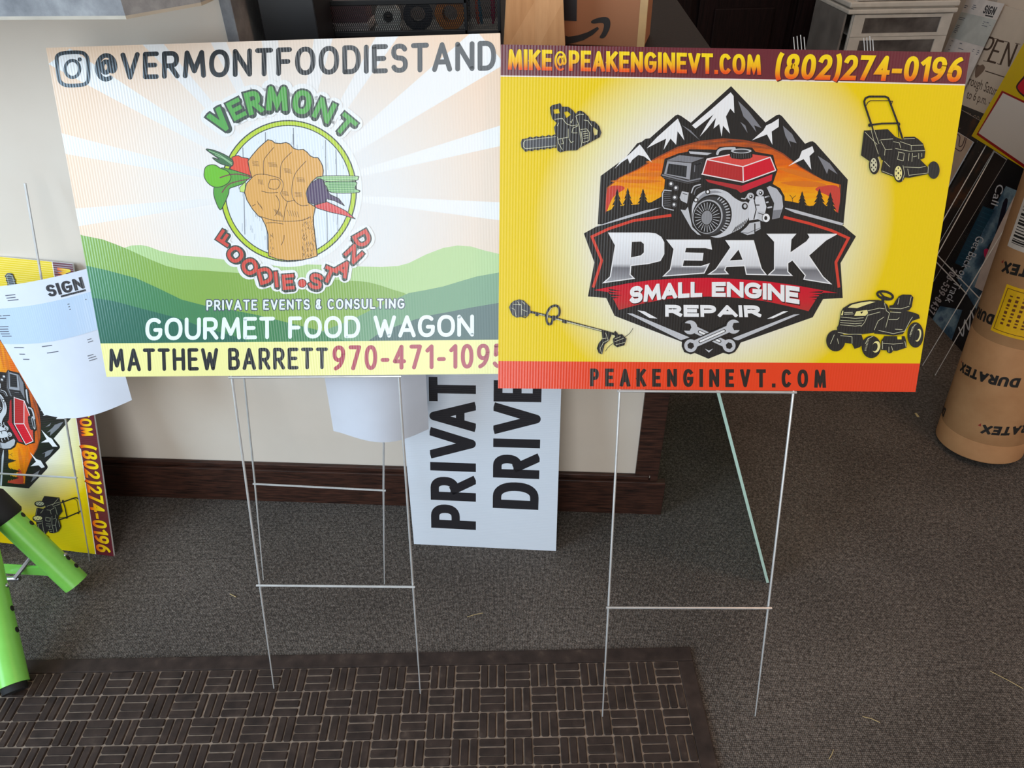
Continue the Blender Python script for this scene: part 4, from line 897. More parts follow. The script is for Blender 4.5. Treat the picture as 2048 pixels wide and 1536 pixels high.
mb = MB(); mb.hexa([g0 - gu * .01, g0 + gu * .02, g0 + gu * .02 + gn * th, g0 - gu * .01 + gn * th] + [p + gv * Lh for p in (g0 - gu * .01, g0 + gu * .02, g0 + gu * .02 + gn * th, g0 - gu * .01 + gn * th)]); mb.build('front_edge', M_edge, t)
# ------------------------------------------------------------------ lime green folding stand
k = N('lime_green_enamel'); vec, c = k.xyz(); sc_ = k.noise(vec, 55, 5, .7)
M_lime = k.set(col=k.ramp(sc_, [(0.0, rgb(60, 84, 30)), (0.27, rgb(134, 214, 88)), (1, rgb(148, 228, 102))]), rough=0.3, spec=0.5)
M_rub = plain('black_rubber', rgb(30, 29, 30), 0.7); M_steel = plain('steel_pin', (0.5, 0.5, 0.52, 1), 0.3, 1.0)
hub = at_z(-64, 961, 9.5); l1 = at_z(150, 1164, .95); l2 = at_z(29, 1376, .95); l3 = V(-48, 37, 1)
t = thing('folding_stand', (hub.x, hub.y, 0), 'lime green folding stand with round tube legs at the left edge', 'stand')
for k_, (lp, ext) in enumerate(((l1, .72), (l2, 1.0), (l3, 1.0))):
    d = (hub - lp).normalized(); mb = MB(); q = lp + d * (.2 if k_ else -.15); e = lp + (hub - lp) * ext; R = .93
    ax = d; e1 = ax.orthogonal().normalized(); mb.tube([q, e], R, 28); mb.tube([q + d * .0, q + d * .3], R - .12, 28)
    lg = mb.build('leg', M_lime, t, True)
    if k_:
        mb = MB(); bz = lp - d * ((lp.z - (.78 if k_ == 1 else .3)) / d.z); mb.tube([bz + d * .05, q], [.74, .78], 24); mb.build('rubber_foot', M_rub, lg, True)
    cdir = (CO - lp).normalized(); side = d.cross(cdir).normalized(); face = side.cross(d).normalized()
    if k_ < 2:
        dirn = (face * .45 + side * (-1 if side.x < 0 else 1) * .9).normalized()
        for f_ in ((.09, .17, .52, .6) if k_ == 0 else (.24, .34)):
            P = lp + (hub - lp) * f_ + dirn * (R - .06); mb = MB(); mb.tube([P, P + dirn * .09], .2, 14); mb.build('pin_hole', M_rub, lg, True)
        P = lp + (hub - lp) * (.2 if k_ == 0 else .45) + dirn * (R - .06); mb = MB(); mb.lathe([(.16, 0), (.16, .12), (.08, .2)], P, dirn, 14); mb.build('snap_button', M_steel, lg, True)
dh = (hub - l1).normalized(); mb = MB(); mb.lathe([(1.0, 0), (1.15, .2), (1.15, 2.0), (.9, 2.4), (.5, 2.5)], l1 + (hub - l1) * .63, dh, 24); mb.build('joint_collar', M_rub, t, True)
ba, bb = at_z(-45, 1134, 3.0), at_z(92, 1142, 2.2); bd = (bb - ba).normalized(); bu = V(0, 0, 1); bn = bd.cross(bu).normalized()
mb = MB(); mb.hexa([ba - bn * .1 - bu * .45, bb - bn * .1 - bu * .45, bb + bn * .1 - bu * .45, ba + bn * .1 - bu * .45, ba - bn * .1 + bu * .45, bb - bn * .1 + bu * .45, bb + bn * .1 + bu * .45, ba + bn * .1 + bu * .45]); mb.build('brace', M_lime, t)
mb = MB(); s0, s1 = at_z(66, 1110, 3.6), at_z(30, 1156, 2.2); mb.tube([s0, s1], .16, 8); mb.tube([at_z(14, 1158, 2.0), at_z(40, 1157, 2.0)], .2, 12); mb.build('latch', M_steel, t, True)
# ------------------------------------------------------------------ cardboard roll
TC = V(43.621, 50.135, .363); TA = V(-.010, .101, 1).normalized(); e1 = V(0, 1, 0).cross(TA).normalized(); e2 = TA.cross(e1); TR = 3.584
k = N('kraft_cardboard'); vec, c = k.xyz(); f = k.noise(vec, 12, 5, .6); M_kraft = k.set(col=k.ramp(f, [(0.3, rgb(176, 126, 84)), (0.7, rgb(196, 146, 102))]), rough=0.7, spec=0.25)
def tubeP(th, h, d=0): a = math.radians(th); return TC + TA * h + (e1 * math.cos(a) + e2 * math.sin(a)) * (TR + d)
roll = thing('cardboard_roll', V(43.6, 50.1, 0), 'tall brown cardboard roll with upside-down black lettering and a yellow label, standing at right', 'cardboard roll')
mb = MB(); mb.lathe([(TR - .1, 0), (TR, .1), (TR, 1.9), (TR - .03, 1.96), (TR, 2.02), (TR, 11.4), (TR - .03, 11.46), (TR, 11.52), (TR, 29.9), (TR - .1, 30)], TC, TA, 64); mb.build('body', M_kraft, roll, True)
def tube_mesh(polys, mats, name, parent, d):
    mb = MB()
    for k, (pts, mi) in enumerate(polys): mb.add([tubeP(a, h, d + .0008 * (k % 12)) for a, h in pts], [list(range(len(pts)))], mi)
    me = bpy.data.meshes.new(name); me.from_pydata([v * I for v in mb.v], [], mb.f); me.update()
    for p, q in zip(me.polygons, mb.mi): p.material_index = q
    return recenter(link(name, me, mats, parent))
TB = plain('black_carton_print', rgb(34, 30, 28), 0.6); TRD = plain('red_carton_print', rgb(150, 40, 30), 0.6)
for th0, h in ((-108, 8.95), (-46, 4.55), (-163, 13.7), (-92, 18.8), (-193, 3.2)):
    asp = 5.9; pol = []
    for c, x, w in layout('DURATEX', asp, .26, .09):
        for p in glyph(c, x, w, .26, .26, False):
            pol.append(([(th0 - 84 * px / asp, h - .008 * 84 * px / asp - .92 * py) for px, py in p], 0))
    pol.append(([(th0 - 87, h - .62), (th0 - 90, h - .92), (th0 - 86, h - .94)], 1))
    tube_mesh(pol, [TB, TRD], 'printed_word', roll, .01)
YL = plain('yellow_label_paper', rgb(236, 182, 10), 0.6); LT = plain('label_text', rgb(110, 60, 20), 0.7)
strips_ = lambda a0, a1, h0, h1, mi, n=8: [([(a0 + (a1 - a0) * k / n, h0), (a0 + (a1 - a0) * (k + 1) / n, h0), (a0 + (a1 - a0) * (k + 1) / n, h1), (a0 + (a1 - a0) * k / n, h1)], mi) for k in range(n)]
pol = strips_(-162, -100, 12.35, 16.5, 0)
tube_mesh(pol, [YL], 'yellow_label', roll, .02)['label'] = 'yellow label'
pol = strips_(-159, -103, 12.6, 12.65, 0) + strips_(-159, -103, 16.2, 16.25, 0) + [([(-159, 12.6), (-158.2, 12.6), (-158.2, 16.25), (-159, 16.25)], 0)]
rn = random.Random(9)
for k in range(6):
    h = 13.2
    while h < 15.8:
        L = rn.uniform(.15, .4); a = -153 + k * 8; pol.append(([(a, h), (a + 3.6, h), (a + 3.6, h + L * .7), (a, h + L * .7)], 0)); h += L + .08
tube_mesh(pol, [LT], 'label_text', roll, .035)
tube_mesh(strips_(-181, -142, 19.3, 26, 0), [plain('white_label_paper', rgb(214, 200, 188), 0.6)], 'white_label', roll, .02)['label'] = 'white barcode label'
pol = []; h = 19.7
while h < 25: L = rn.uniform(.05, .2); pol += strips_(-176, -155, h, h + L, 0, 4); h += L + rn.uniform(.06, .2)
tube_mesh(pol, [TB], 'barcode', roll, .035)
# ------------------------------------------------------------------ things on the desk behind the signs
DZ = 36.0
mb = MB(); mb.box((-14.2, 46.3, DZ), (-10.95, 50.6, DZ + 9), None, 0, .08); bx_ = mb.build('body', M_black)
t = thing('file_box', (-12.9, 48.4, DZ), 'plain black upright file box beside the grey end panel', 'box')
bx_.parent = t; bx_.location = bx_.location - t.location
mb = MB(); mb.box((-13.6, 46.18, DZ + 6.6), (-12.2, 46.32, DZ + 7.3), None, 0, .05); mb.build('label_slot', M_lam, t)
# black mesh desk organizer
t = thing('mesh_organizer', (-6.4, 53.5, DZ), 'black wire mesh desk organizer filled with tape and small supplies', 'desk organizer')
def mesh_panel(o, u, v, w, h, pitch, r, mb):
    """diamond wire mesh in a w x h panel"""
    o, u, v = Vector(o), Vector(u), Vector(v); k = 2.2
    def seg(p, q):
        a, b = o + u * p[0] + v * p[1], o + u * q[0] + v * q[1]; d = (b - a).normalized(); n = u.cross(v).normalized(); s_ = d.cross(n) * r
        mb.add([a - s_ - n * r, b - s_ - n * r, b + s_ - n * r, a + s_ - n * r, a - s_ + n * r, b - s_ + n * r, b + s_ + n * r, a + s_ + n * r], [(0, 1, 2, 3), (7, 6, 5, 4), (0, 4, 5, 1), (2, 6, 7, 3)])
    x = -h / k
    while x < w:
        for sg in (1, -1):
            y0, y1 = (0, h) if sg > 0 else (h, 0); x0, x1 = x, x + h / k
            if x0 < 0: y0 += (y1 - y0) * (-x0) / (x1 - x0); x0 = 0
            if x1 > w: y1 = y0 + (y1 - y0) * (w - x0) / (x1 - x0); x1 = w
            if x1 - x0 > .02: seg((x0, y0), (x1, y1))
        x += pitch
M_mesh = plain('black_mesh_enamel', rgb(24, 25, 28), 0.45)
for nm, o_, u_2, w_, h_ in (('front_mesh', (-11.9, 51, DZ + .3), (1, 0, 0), 9.3, 1.6), ('side_mesh', (-11.9, 51, DZ + .3), (0, 1, 0), 4.6, 4.5), ('divider_mesh', (-2.5, 51, DZ + .3), (0, 1, 0), 4.6, 4.5), ('pen_cup_mesh', (-2.35, 50.9, DZ + .3), (1, 0, 0), 1.95, 3.9), ('side_mesh', (-.4, 50.9, DZ + .3), (0, 1, 0), 2.2, 3.9)):
    mb = MB(); mesh_panel(o_, u_2, (0, 0, 1), w_, h_, .13, .017, mb); mb.build(nm, M_mesh, t)
mb = MB()
for z in (DZ + .15, DZ + 1.95): mb.box((-12, 50.85, z - .15), (-2.4, 51.08, z + .15), None, 0, .04)
for x in (-12, -2.6): mb.box((x, 50.85, DZ), (x + .22, 51.1, DZ + 4.9), None, 0, .04); mb.box((x, 55.5, DZ), (x + .22, 55.7, DZ + 4.9), None, 0, .04); mb.box((x, 51, DZ + 4.7), (x + .22, 55.6, DZ + 4.95), None, 0, .04)
for z in (DZ + .12, DZ + 4.15): mb.box((-2.4, 50.78, z - .12), (-.25, 50.95, z + .12), None, 0, .04); mb.box((-.45, 50.8, z - .12), (-.25, 53.2, z + .12), None, 0, .04)
mb.box((-.45, 50.78, DZ), (-.25, 50.98, DZ + 4.3), None, 0, .04)
mb.build('frame', M_mesh, t)
mb = MB(); mb.box((-11.95, 51.05, DZ), (-.3, 55.6, DZ + .12)); mb.build('tray', M_mesh, t)
M_ltape = plain('white_plastic', rgb(226, 226, 222), 0.4); M_amber = plain('amber_tape', rgb(196, 120, 50), 0.3); M_navy = plain('dark_navy_tape', rgb(36, 40, 52), 0.4)
def solo(mb, name, mat, label, cat, group=None, smooth=True): return tag(mb.build(name, mat, None, smooth), label, cat, group)
mb = MB(); mb.lathe([(.32, 0), (.82, 0), (.85, .05), (.85, .65), (.82, .7), (.32, .7)], V(-7.55, 51.6, DZ + 1.0), V(-.12, 1, 0), 32, 0, False); td = mb.build('body', M_ltape, None, True)
t2 = thing('tape_dispenser', (-7.55, 52, DZ + .12), 'small white tape dispenser behind the organizer mesh', 'tape dispenser'); td.parent = t2; td.location -= t2.location
mb = MB(); mb.box((-8.5, 51.6, DZ + .14), (-6.8, 52.4, DZ + .4), None, 0, .06); mb.build('foot', M_ltape, t2); mb = MB(); mb.lathe([(.12, 0), (.3, 0), (.3, .8), (.12, .8)], V(-7.55, 51.5, DZ + 1.0), V(-.12, 1, 0), 20, 0, False); mb.build('core', M_black, t2, True)
mb = MB(); mb.lathe([(.5, 0), (.98, 0), (.98, .9), (.5, .9)], V(-3.55, 51.5, DZ + 1.12), V(.1, 1, 0), 32, 0, False); solo(mb, 'tape_roll', M_amber, 'amber packing tape roll at the right end of the mesh organizer', 'tape roll', 'tape rolls in the organizer')
mb = MB(); mb.lathe([(.5, 0), (.95, 0), (.95, .9), (.5, .9)], V(-5.6, 51.5, DZ + 1.1), V(-.1, 1, 0), 32, 0, False); solo(mb, 'tape_roll', M_navy, 'dark tape roll between the amber roll and the white dispenser', 'tape roll', 'tape rolls in the organizer')
mb = MB(); mb.box((-11.6, 51.7, DZ + .14), (-8.9, 54.6, DZ + .62), None, 0, .04); solo(mb, 'label_box', plain('red_white_card', rgb(216, 206, 208), 0.6), 'flat white carton lying at the left end of the mesh organizer', 'box', None, False)
mb = MB(); mb.box((-11.5, 52.0, DZ + .63), (-9.0, 54.4, DZ + 1.7), None, 0, .05); solo(mb, 'card_pack', plain('plum_card', rgb(120, 86, 96), 0.6), 'plum coloured card pack on the flat white carton in the organizer', 'card pack', None, False)
for nm, c, x, dx, lab in (('marker', (176, 70, 40), -1.75, .05, 'orange red marker in the mesh pen cup'), ('marker', (18, 84, 110), -1.5, .62, 'teal marker slanting in the mesh pen cup'), ('marker', (150, 18, 60), -.75, .0, 'magenta marker in the mesh pen cup')):
    mb = MB(); a = V(x, 52.0, DZ + .4); b = V(x - dx, 52.2, DZ + 4.2); mb.tube([b, a + (b - a) * .15, a], [.15, .15, .07], 12); mk = mb.build('barrel', plain('marker_%d' % c[0], rgb(*c), 0.4), None, True)
    t2 = thing(nm, (x, 52, DZ + .15), lab, 'marker', 'markers in the pen cup'); mk.parent = t2; mk.location -= t2.location
    mb = MB(); mb.tube([b, b + (b - a).normalized() * .9], .17, 12); mb.build('cap', plain('cap_%d' % c[0], rgb(*[q * .7 for q in c]), 0.4), t2, True)
# paper bag
M_bag = wood_mat('brown_bag_paper', rgb(196, 140, 92), rgb(212, 156, 106), (30, 30, 3), 0.75, 4)
t = thing('paper_bag', (1.75, 48, DZ), 'plain brown paper bag with a centre crease standing behind the gap between the signs', 'bag')
mb = MB(); zb, zt = DZ, DZ + 8.5; fy = 45.1
ring0 = [V(-.12, fy, zb), V(1.72, fy, zb), V(3.5, fy, zb), V(3.5, fy + 2.2, zb), V(-.12, fy + 2.2, zb)]
ring1 = [V(.55, fy + .35, zt), V(1.72, fy + .6, zt), V(2.9, fy + .35, zt), V(2.8, fy + 1.5, zt), V(.55, fy + 1.5, zt)]
ringm = [a.lerp(b, .32) for a, b in zip(ring0, ring1)]; ringm[1] = ringm[1] + V(0, .16, 0)
mb.add(ring0 + ringm + ring1, [(0, 1, 2, 3, 4)] + [(r * 5 + k, r * 5 + (k + 1) % 5, r * 5 + 5 + (k + 1) % 5, r * 5 + 5 + k) for r in (0, 1) for k in range(5)]); mb.build('bag_body', M_bag, t)
for dy in (.42, 1.45):
    mb = MB(); mb.tube([V(1.1, fy + dy, zt - .3), V(1.15, fy + dy, zt + 1.3), V(1.72, fy + dy, zt + 1.9), V(2.3, fy + dy, zt + 1.3), V(2.35, fy + dy, zt - .3)], .08, 8); mb.build('handle', M_bag, t, True)
# carton with curved arrow mark
M_car = plain('carton_board', rgb(160, 106, 74), 0.75, 0, 0.2, 0.03, 8); M_tape = plain('carton_tape', rgb(190, 150, 100), 0.4)
cth = math.radians(15); cu_ = V(math.cos(cth), -math.sin(cth), 0); cw_ = V(math.sin(cth), math.cos(cth), 0); fr0 = V(8.25, 46.2, DZ)
CM_ = Matrix(((cu_.x, cw_.x, 0, fr0.x), (cu_.y, cw_.y, 0, fr0.y), (0, 0, 1, DZ), (0, 0, 0, 1)))
t = thing('carton', CM_ @ V(-2, 2, 0), 'brown cardboard shipping carton with a black curved arrow on the desk', 'carton')
mb = MB(); mb.box((-4.9, 0, 0), (0, 3.6, 6.5), CM_, 0, .05); mb.build('box_body', M_car, t)
mb = MB(); mb.box((-4.91, -.015, 6.2), (0.015, 2.2, 6.52), CM_); mb.box((-.42, -.02, .02), (.02, .3, 6.4), CM_); mb.build('edge_tape', M_tape, t)
CF = Frame(fr0, cu_, (0, 0, 1)); CF.o = CF.o + CF.n * .02
A = Art(Frame(fr0 - cu_ * 4.9, cu_, (0, 0, 1)), 4.9, 6.5, .03); T = crop(1000, 0, 500 / 2048)
kb = plain('black_carton_ink', rgb(40, 34, 32), 0.6)
A.poly([(536, 290), (560, 300), (640, 288), (720, 262), (800, 218), (812, 236), (760, 285), (680, 330), (600, 352), (540, 362)], kb, T)
A.poly(smooth([(745, 178), (770, 158), (830, 140), (880, 142), (902, 170), (900, 225), (870, 290), (842, 312), (816, 304), (838, 265), (852, 215), (846, 190), (815, 186), (765, 192)], 3, True), kb, T)
A.build('printed_arrow', t); A = Art(Frame(fr0 - cu_ * 4.9, cu_, (0, 0, 1)), 4.9, 6.5, .03)
A.poly([(480, -40), (632, -40), (628, 172), (480, 165)], plain('black_carton_label', rgb(30, 31, 36), 0.4), T); A.build('printed_label', t)

# ------------------------------------------------------------------ white drawer tower
M_wp = plain('white_drawer_plastic', rgb(206, 194, 180), 0.4); 
k = N('smoky_translucent_plastic'); vec, c = k.xyz(); f = k.noise(vec, 16, 3); M_smk = k.set(col=k.ramp(f, [(0.35, rgb(66, 58, 56)), (0.7, rgb(112, 104, 98))]), rough=0.25, spec=0.5)
k = N('clouded_side_plastic'); vec, c = k.xyz(); f = k.noise(vec, 9, 3); M_cld = k.set(col=k.ramp(f, [(0.3, rgb(104, 96, 90)), (0.7, rgb(140, 130, 122))]), rough=0.3, spec=0.5)
X0, X1, Y0 = 42.6, 54.9, 96.6
t = thing('drawer_tower', (49, 102, 0), 'white plastic drawer tower with smoky see-through fronts beside the OPEN sign', 'drawer unit')
mb = MB(); zl = 28.6
mb.box((X0 - .9, Y0 - .35, zl), (X1 + .1, Y0 + 11, zl + .55), None, 0, .15); mb.box((X0 - .9, Y0 - .35, zl + .72), (X1 + .1, Y0 + 11, zl + 1.35), None, 0, .15)
mb.box((X0 - .3, Y0 + .1, zl + .5), (X1 - .2, Y0 + 10.8, zl + .8)); mb.box((X0 - .4, Y0 + .3, 0), (X1, Y0 + 11, .8), None, 0, .1)
mb.box((X0, Y0 + .3, .5), (X0 + .25, Y0 + .6, zl)); mb.box((X1 - .35, Y0 + .3, .5), (X1, Y0 + 10.8, zl)); mb.box((X0, Y0 + 10.5, .5), (X1, Y0 + 10.8, zl))
mb.box((X0 - .5, Y0, 37), (X1, Y0 + 11, 37.8), None, 0, .15); mb.box((X1 - .35, Y0 + .3, zl + 1), (X1, Y0 + 10.8, 37.2)); mb.box((X0, Y0 + .3, zl + 1), (X0 + .3, Y0 + 10.8, 37.2)); mb.build('frame', M_wp, t)
mb = MB(); mb.box((X0 - .85, Y0 + .6, .8), (X0 - .6, Y0 + 10.8, zl)); mb.build('side_panel', M_cld, t)
def drawer(z0, z1):
    mb = MB(); x0, x1 = X0 + .1, X1 - .15; wx0, wx1 = x0 + 1.35, x1 - 1.35; a, b = z0 + .38, z1 - .38
    for lo, hi in (((x0, Y0, z0), (wx0, Y0 + .3, z1)), ((wx1, Y0, z0), (x1, Y0 + .3, z1)), ((wx0, Y0, z0), (wx1, Y0 + .3, a)), ((wx0, Y0, b), (wx1, Y0 + .3, z1))): mb.box(lo, hi)
    mb.box((x0 + .1, Y0 + .3, z0), (x1 - .1, Y0 + 10, z0 + .15))
    d = mb.build('drawer', M_wp, t); mb = MB(); mb.box((wx0, Y0 + .15, a), (wx1, Y0 + .22, b)); mb.build('window', M_smk, d)
for k_ in range(11): drawer(zl - .1 - (k_ + 1) * 2.52 + .04, zl - .1 - k_ * 2.52)
drawer(zl + 1.45, zl + 4.2); drawer(zl + 4.3, zl + 7.2)
# bundle of bare stakes
for q in range(4):
    aL = at_y(1587 + 7 * q, 74 - 2 * (q % 3), 85.6 - .35 * q); aR = at_y(1727.5 + 6 * q, 76 + (q % 2) * 3 - (4 if q in (1, 2) else 0), 91.1 - .35 * q)
    u2 = (aR - aL); u2 = V(u2.x, u2.y, 0).normalized(); perp = V(u2.y, -u2.x, 0)
    d = (perp * 11.5 + V(0, 0, -27.6)).normalized()
    def foot(a): return a + d * (a.z / -d.z)
    legs = [[foot(aL), aL.lerp(foot(aL), .5), aL], [foot(aR), aR.lerp(foot(aR), .5), aR]]
    tag(wire_stake('wire_stake', legs, [(aL - (aL - foot(aL)) * .27, aR - (aR - foot(aR)) * .27), (aL - (aL - foot(aL)) * .73, aR - (aR - foot(aR)) * .73)], 0, None, .06),
        'bare wire stake in the bundle poking up behind the yellow engine sign', 'sign stake', 'bundle of bare stakes')

# ------------------------------------------------------------------ signs stacked along the right wall
KL = .2
def side_frame(X0, Y0=100, kl=KL): return Frame((X0, Y0, 0), (0, -1, 0), (kl, 0, 1))
def side_board(fr, w, h, u0, v0): return Frame(fr.P(u0, v0), fr.u, fr.v)
# dark OPEN-hours board
OPF = side_frame(52.0)
u0 = OPF.uv(1884, 130)[0]; v0 = OPF.uv(1945, 264)[1]; v1 = OPF.uv(2030, 18)[1]
v0 = 12.4; fr = side_board(OPF, 0, 0, u0, v0); A = Art(fr, 24, v1 - v0)
TAN = plain('cream_board_print', rgb(206, 186, 166), 0.6, 0, 0.3, .02); BRN = plain('brown_board_print', rgb(74, 54, 42), 0.6); CHB = plain('charcoal_board_print', rgb(58, 52, 48), 0.6)
A.raw([[(0, 0), (24, 0), (24, v1 - v0), (0, v1 - v0)]], TAN)
A.poly([(1890, 196), (2060, 264), (2060, 900), (1500, 900)], CHB)
A.line([(1899, 140), (1951, 0)], 1.3, BRN); A.line([(1893, 138), (1913, 85), (1926, 17), (1915, 14)], 1.3, BRN); A.line([(1926, 17), (1934, 8), (1938, -8)], 1.1, BRN, sm=True); A.line([(1921, 12), (1928, 2), (1926, -8)], 1.1, BRN, sm=True)
def one(ch, bl, br, tl, tr, w):
    f, asp = quad(bl, br, tl, tr); A.text(ch, f, asp, w, BRN, False, items=[(ch, 0, max(0, asp - w))])
one('P', (1953, 117), (1972, 121), (1976, 72), (1993, 76), .085); one('E', (1973, 123), (1991, 128), (1994, 78), (2009, 82), .085); one('N', (1999, 128), (2019, 134), (2016, 84), (2037, 89), .085)
for x, y, dx in ((1970, 122, 10), (1991, 77, 8), (1997, 128, 8), (2034, 87, 9), (2012, 83, 8)): A.line([(x - dx * .3, y - .5), (x + dx * .7, y + 1.5)], 1.3, BRN)
A.line([(1971, 142), (2011, 155)], 2, BRN); A.poly(smooth([(1951, 156), (1951, 138), (1955, 129), (1960, 131), (1966, 129), (1970, 136), (1964, 146)], 3, True), plain('brown_heart_print', rgb(120, 96, 80), 0.6))
def bfont(txt):
    cu = bpy.data.curves.new('t', 'FONT'); cu.body = txt; cu.size = 1; cu.resolution_u = 3; o = bpy.data.objects.new('t', cu); C.objects.link(o)
    dg = bpy.context.evaluated_depsgraph_get(); me = o.evaluated_get(dg).to_mesh(); P = [[tuple(me.vertices[i].co[:2]) for i in p.vertices] for p in me.polygons]
    o.evaluated_get(dg).to_mesh_clear(); bpy.data.objects.remove(o); bpy.data.curves.remove(cu)
    xs = [q[0] for p in P for q in p]; W_ = max(xs); H_ = .72
    return [[(x / W_, y / H_) for x, y in p] for p in P]
def ftext(A, txt, bl, br, tl, tr, m):
    f, _ = quad(bl, br, tl, tr); A.step()
    for p in bfont(txt): A.raw([[A.fr.uv(*f(*q)) for q in p]], m)
ftext(A, 'rough Satur', (1935, 169), (1991, 192), (1941, 149), (1998, 172), BRN)
ftext(A, 'to 6 p.m. -', (1932, 196), (1979, 212), (1937, 178), (1984, 194), BRN)
ftext(A, 'TER.CO', (1925, 237), (1955, 249), (1928, 221), (1961, 233), plain('tan_thin_print', rgb(150, 128, 104), 0.6))
t = thing('plastic_sign', fr.P(12, 0), 'cream board lettered OPEN with brown opening hours, leaning at the right', 'sign', 'signs stacked along the right wall')
board('panel', fr, 24, v1 - v0, .157, M_white_core, t); A.build('printed_face', t)
# a taller cream board behind it
fr = side_frame(52.6); fr = Frame(fr.P(5, 0), fr.u, fr.v)
t = thing('plastic_sign', fr.P(20, 0), 'blank cream board rising behind the OPEN board', 'sign', 'signs stacked along the right wall'); board('panel', fr, 40, 36.5, .2, TAN, t)
# order sheet on the OPEN board
PF = side_frame(51.8); Q = lambda x, y: PF.P(*PF.uv(x, y))
tl_, tr_ = Q(1938, -6), Q(2011, 8); dn = (Q(1955, 126) - tr_).normalized(); bl_, br_ = tl_ + dn * 11, tr_ + dn * 11
o, put = paper('invoice_sheet', bl_, br_, tl_, tr_, lambda a, b: V(-1, 0, .2) * (.12 + .25 * math.sin(math.pi * a) * (1 - b * .5)), 'order sheet with a small black logo taped over the cream OPEN board', 'paper', plain('dim_white_paper', rgb(214, 202, 194), 0.8))
surf_print(invoice_polys(1, 8, plain('pale_grey_block', rgb(186, 184, 176), .8)), put, 'printing', o)
# tan script board below
fr = side_frame(51.15); ua, va = fr.uv(1946, 284); fr = Frame(fr.P(ua - 8, 0), fr.u, fr.v); A = Art(fr, 8, va)
A.raw([[(0, 0), (8, 0), (8, va), (0, va)]], plain('tan_script_board', rgb(196, 168, 146), 0.6)); kb = plain('script_ink', rgb(60, 30, 34), 0.6)
A.line([(1914, 268), (1920, 274), (1918, 292), (1925, 290), (1932, 270), (1931, 285), (1922, 302), (1910, 296)], 1.6, kb, sm=True)
t = thing('plastic_sign', fr.P(4, 0), 'tan board with a scrap of dark script below the OPEN board', 'sign', 'signs stacked along the right wall'); board('panel', fr, 8, va, .157, M_white_core, t); A.build('printed_face', t)
# dark photo board
k = N('dark_photo_print'); vec, c = k.xyz(); f = k.noise(vec, 9, 6, .65); M_dark = k.set(col=k.ramp(f, [(0.35, rgb(24, 20, 20)), (0.52, rgb(44, 34, 30)), (0.62, rgb(92, 56, 34)), (0.72, rgb(40, 34, 34)), (0.85, rgb(120, 112, 108))]), rough=0.35, spec=0.5)
fr = side_frame(51.0 + .45); ua = fr.uv(1932, 421)[0]
far = Frame(fr.P(ua - 12.5, 0), fr.u, fr.v)
t = thing('plastic_sign', far.P(6, 0), 'dark photo board with brown glow behind the blue and black banner', 'sign', 'signs stacked along the right wall'); board('panel', far, 12.5, 19.5, .157, plain('grey_white_core', rgb(176, 166, 160), .6), t)
A = Art(far, 12.5, 19.5); A.raw([[(0, .05), (12.42, .05), (12.42, 19.5), (0, 19.5)]], M_dark); rn = random.Random(5); A.step()
ST = plain('pale_star_print', rgb(170, 160, 150), .6)
for k_ in range(26): A.raw([ell(rn.uniform(.5, 12), rn.uniform(4, 19), rn.uniform(.03, .09), .06, 8)], ST)
A.build('printed_face', t)
fr = side_frame(50.7); ua = fr.uv(1938, 443)[0]; fr2 = Frame(fr.P(ua - 2.6, 0), fr.u, fr.v)
t = thing('plastic_sign', fr2.P(5, 0), 'plain dark brown board edge between the photo board and the blue banner', 'sign', 'signs stacked along the right wall'); board('panel', fr2, 20, 18.5, .157, plain('dark_brown_sheet', rgb(40, 28, 24), .5), t)
mb = MB(); mb.hexa([fr2.P(0, 0, .01), fr2.P(.06, 0, .01), fr2.P(.06, 0, .03), fr2.P(0, 0, .03), fr2.P(0, 18.5, .01), fr2.P(.06, 18.5, .01), fr2.P(.06, 18.5, .03), fr2.P(0, 18.5, .03)]); mb.build('edge_strip', M_white_core, t)
# blue and black towing banner
BF0 = side_frame(50.0); ua = BF0.uv(1938, 443)[0] + .05; BF = Frame(BF0.P(ua, 0), BF0.u, BF0.v); A = Art(BF, 18, 22)
k = N('blue_photo_print'); vec, c = k.xyz(); f = k.noise(vec, 14, 5, .6, (1, 2.2, 1)); M_blue = k.set(col=k.ramp(f, [(0.32, rgb(18, 34, 56)), (0.48, rgb(62, 92, 116)), (0.6, rgb(128, 152, 166)), (0.72, rgb(58, 80, 108)), (0.85, rgb(150, 150, 170))]), rough=0.35, spec=0.5)
A.raw([[(0, 0), (18, 0), (18, 22), (0, 22)]], ink(16, 16, 20, 2)); A.raw([[(0, 0), (.07, 0), (.07, 22), (0, 22)]], ink(190, 180, 176, 2))
A.poly([(2012, 372), (2060, 392), (2040, 600), (1960, 740), (1858, 650), (1880, 612), (1915, 560), (1950, 500), (1975, 440)], M_blue)
A.poly([(1966, 412), (1989, 420), (1926, 534), (1910, 526)], ink(22, 60, 80, 2)); A.step()
for k_ in range(14): x, y = 1968 - k_ * 4, 416 + k_ * 8.2; A.line([(x, y), (x + 20, y + 8)], .7, ink(34, 84, 104, 2))
A.poly([(1880, 612), (1915, 560), (1935, 590), (1965, 640), (1930, 720), (1900, 690), (1925, 620)], ink(20, 22, 28, 2))
A.poly(smooth([(1990, 470), (2006, 405), (2016, 400), (2008, 440), (2000, 500), (1976, 520), (1972, 500)], 3, True), ink(30, 28, 44, 2)); A.poly(smooth([(1968, 500), (1976, 498), (1978, 510), (1970, 516)], 3, True), ink(196, 30, 84, 2))
WI = ink(206, 206, 212, 2)
ftext(A, 'Call', (1995, 366), (1982, 408), (2010, 371), (1996, 413), WI)
ftext(A, 'Get Back on Track', (1955, 470), (1890, 602), (1971, 476), (1904, 610), WI)
q1, as1 = quad((1904, 534), (1856, 622), (1916, 541), (1868, 631)); A.text('203-539-8437', q1, as1, .17, ink(170, 160, 160, 2), True, .12)
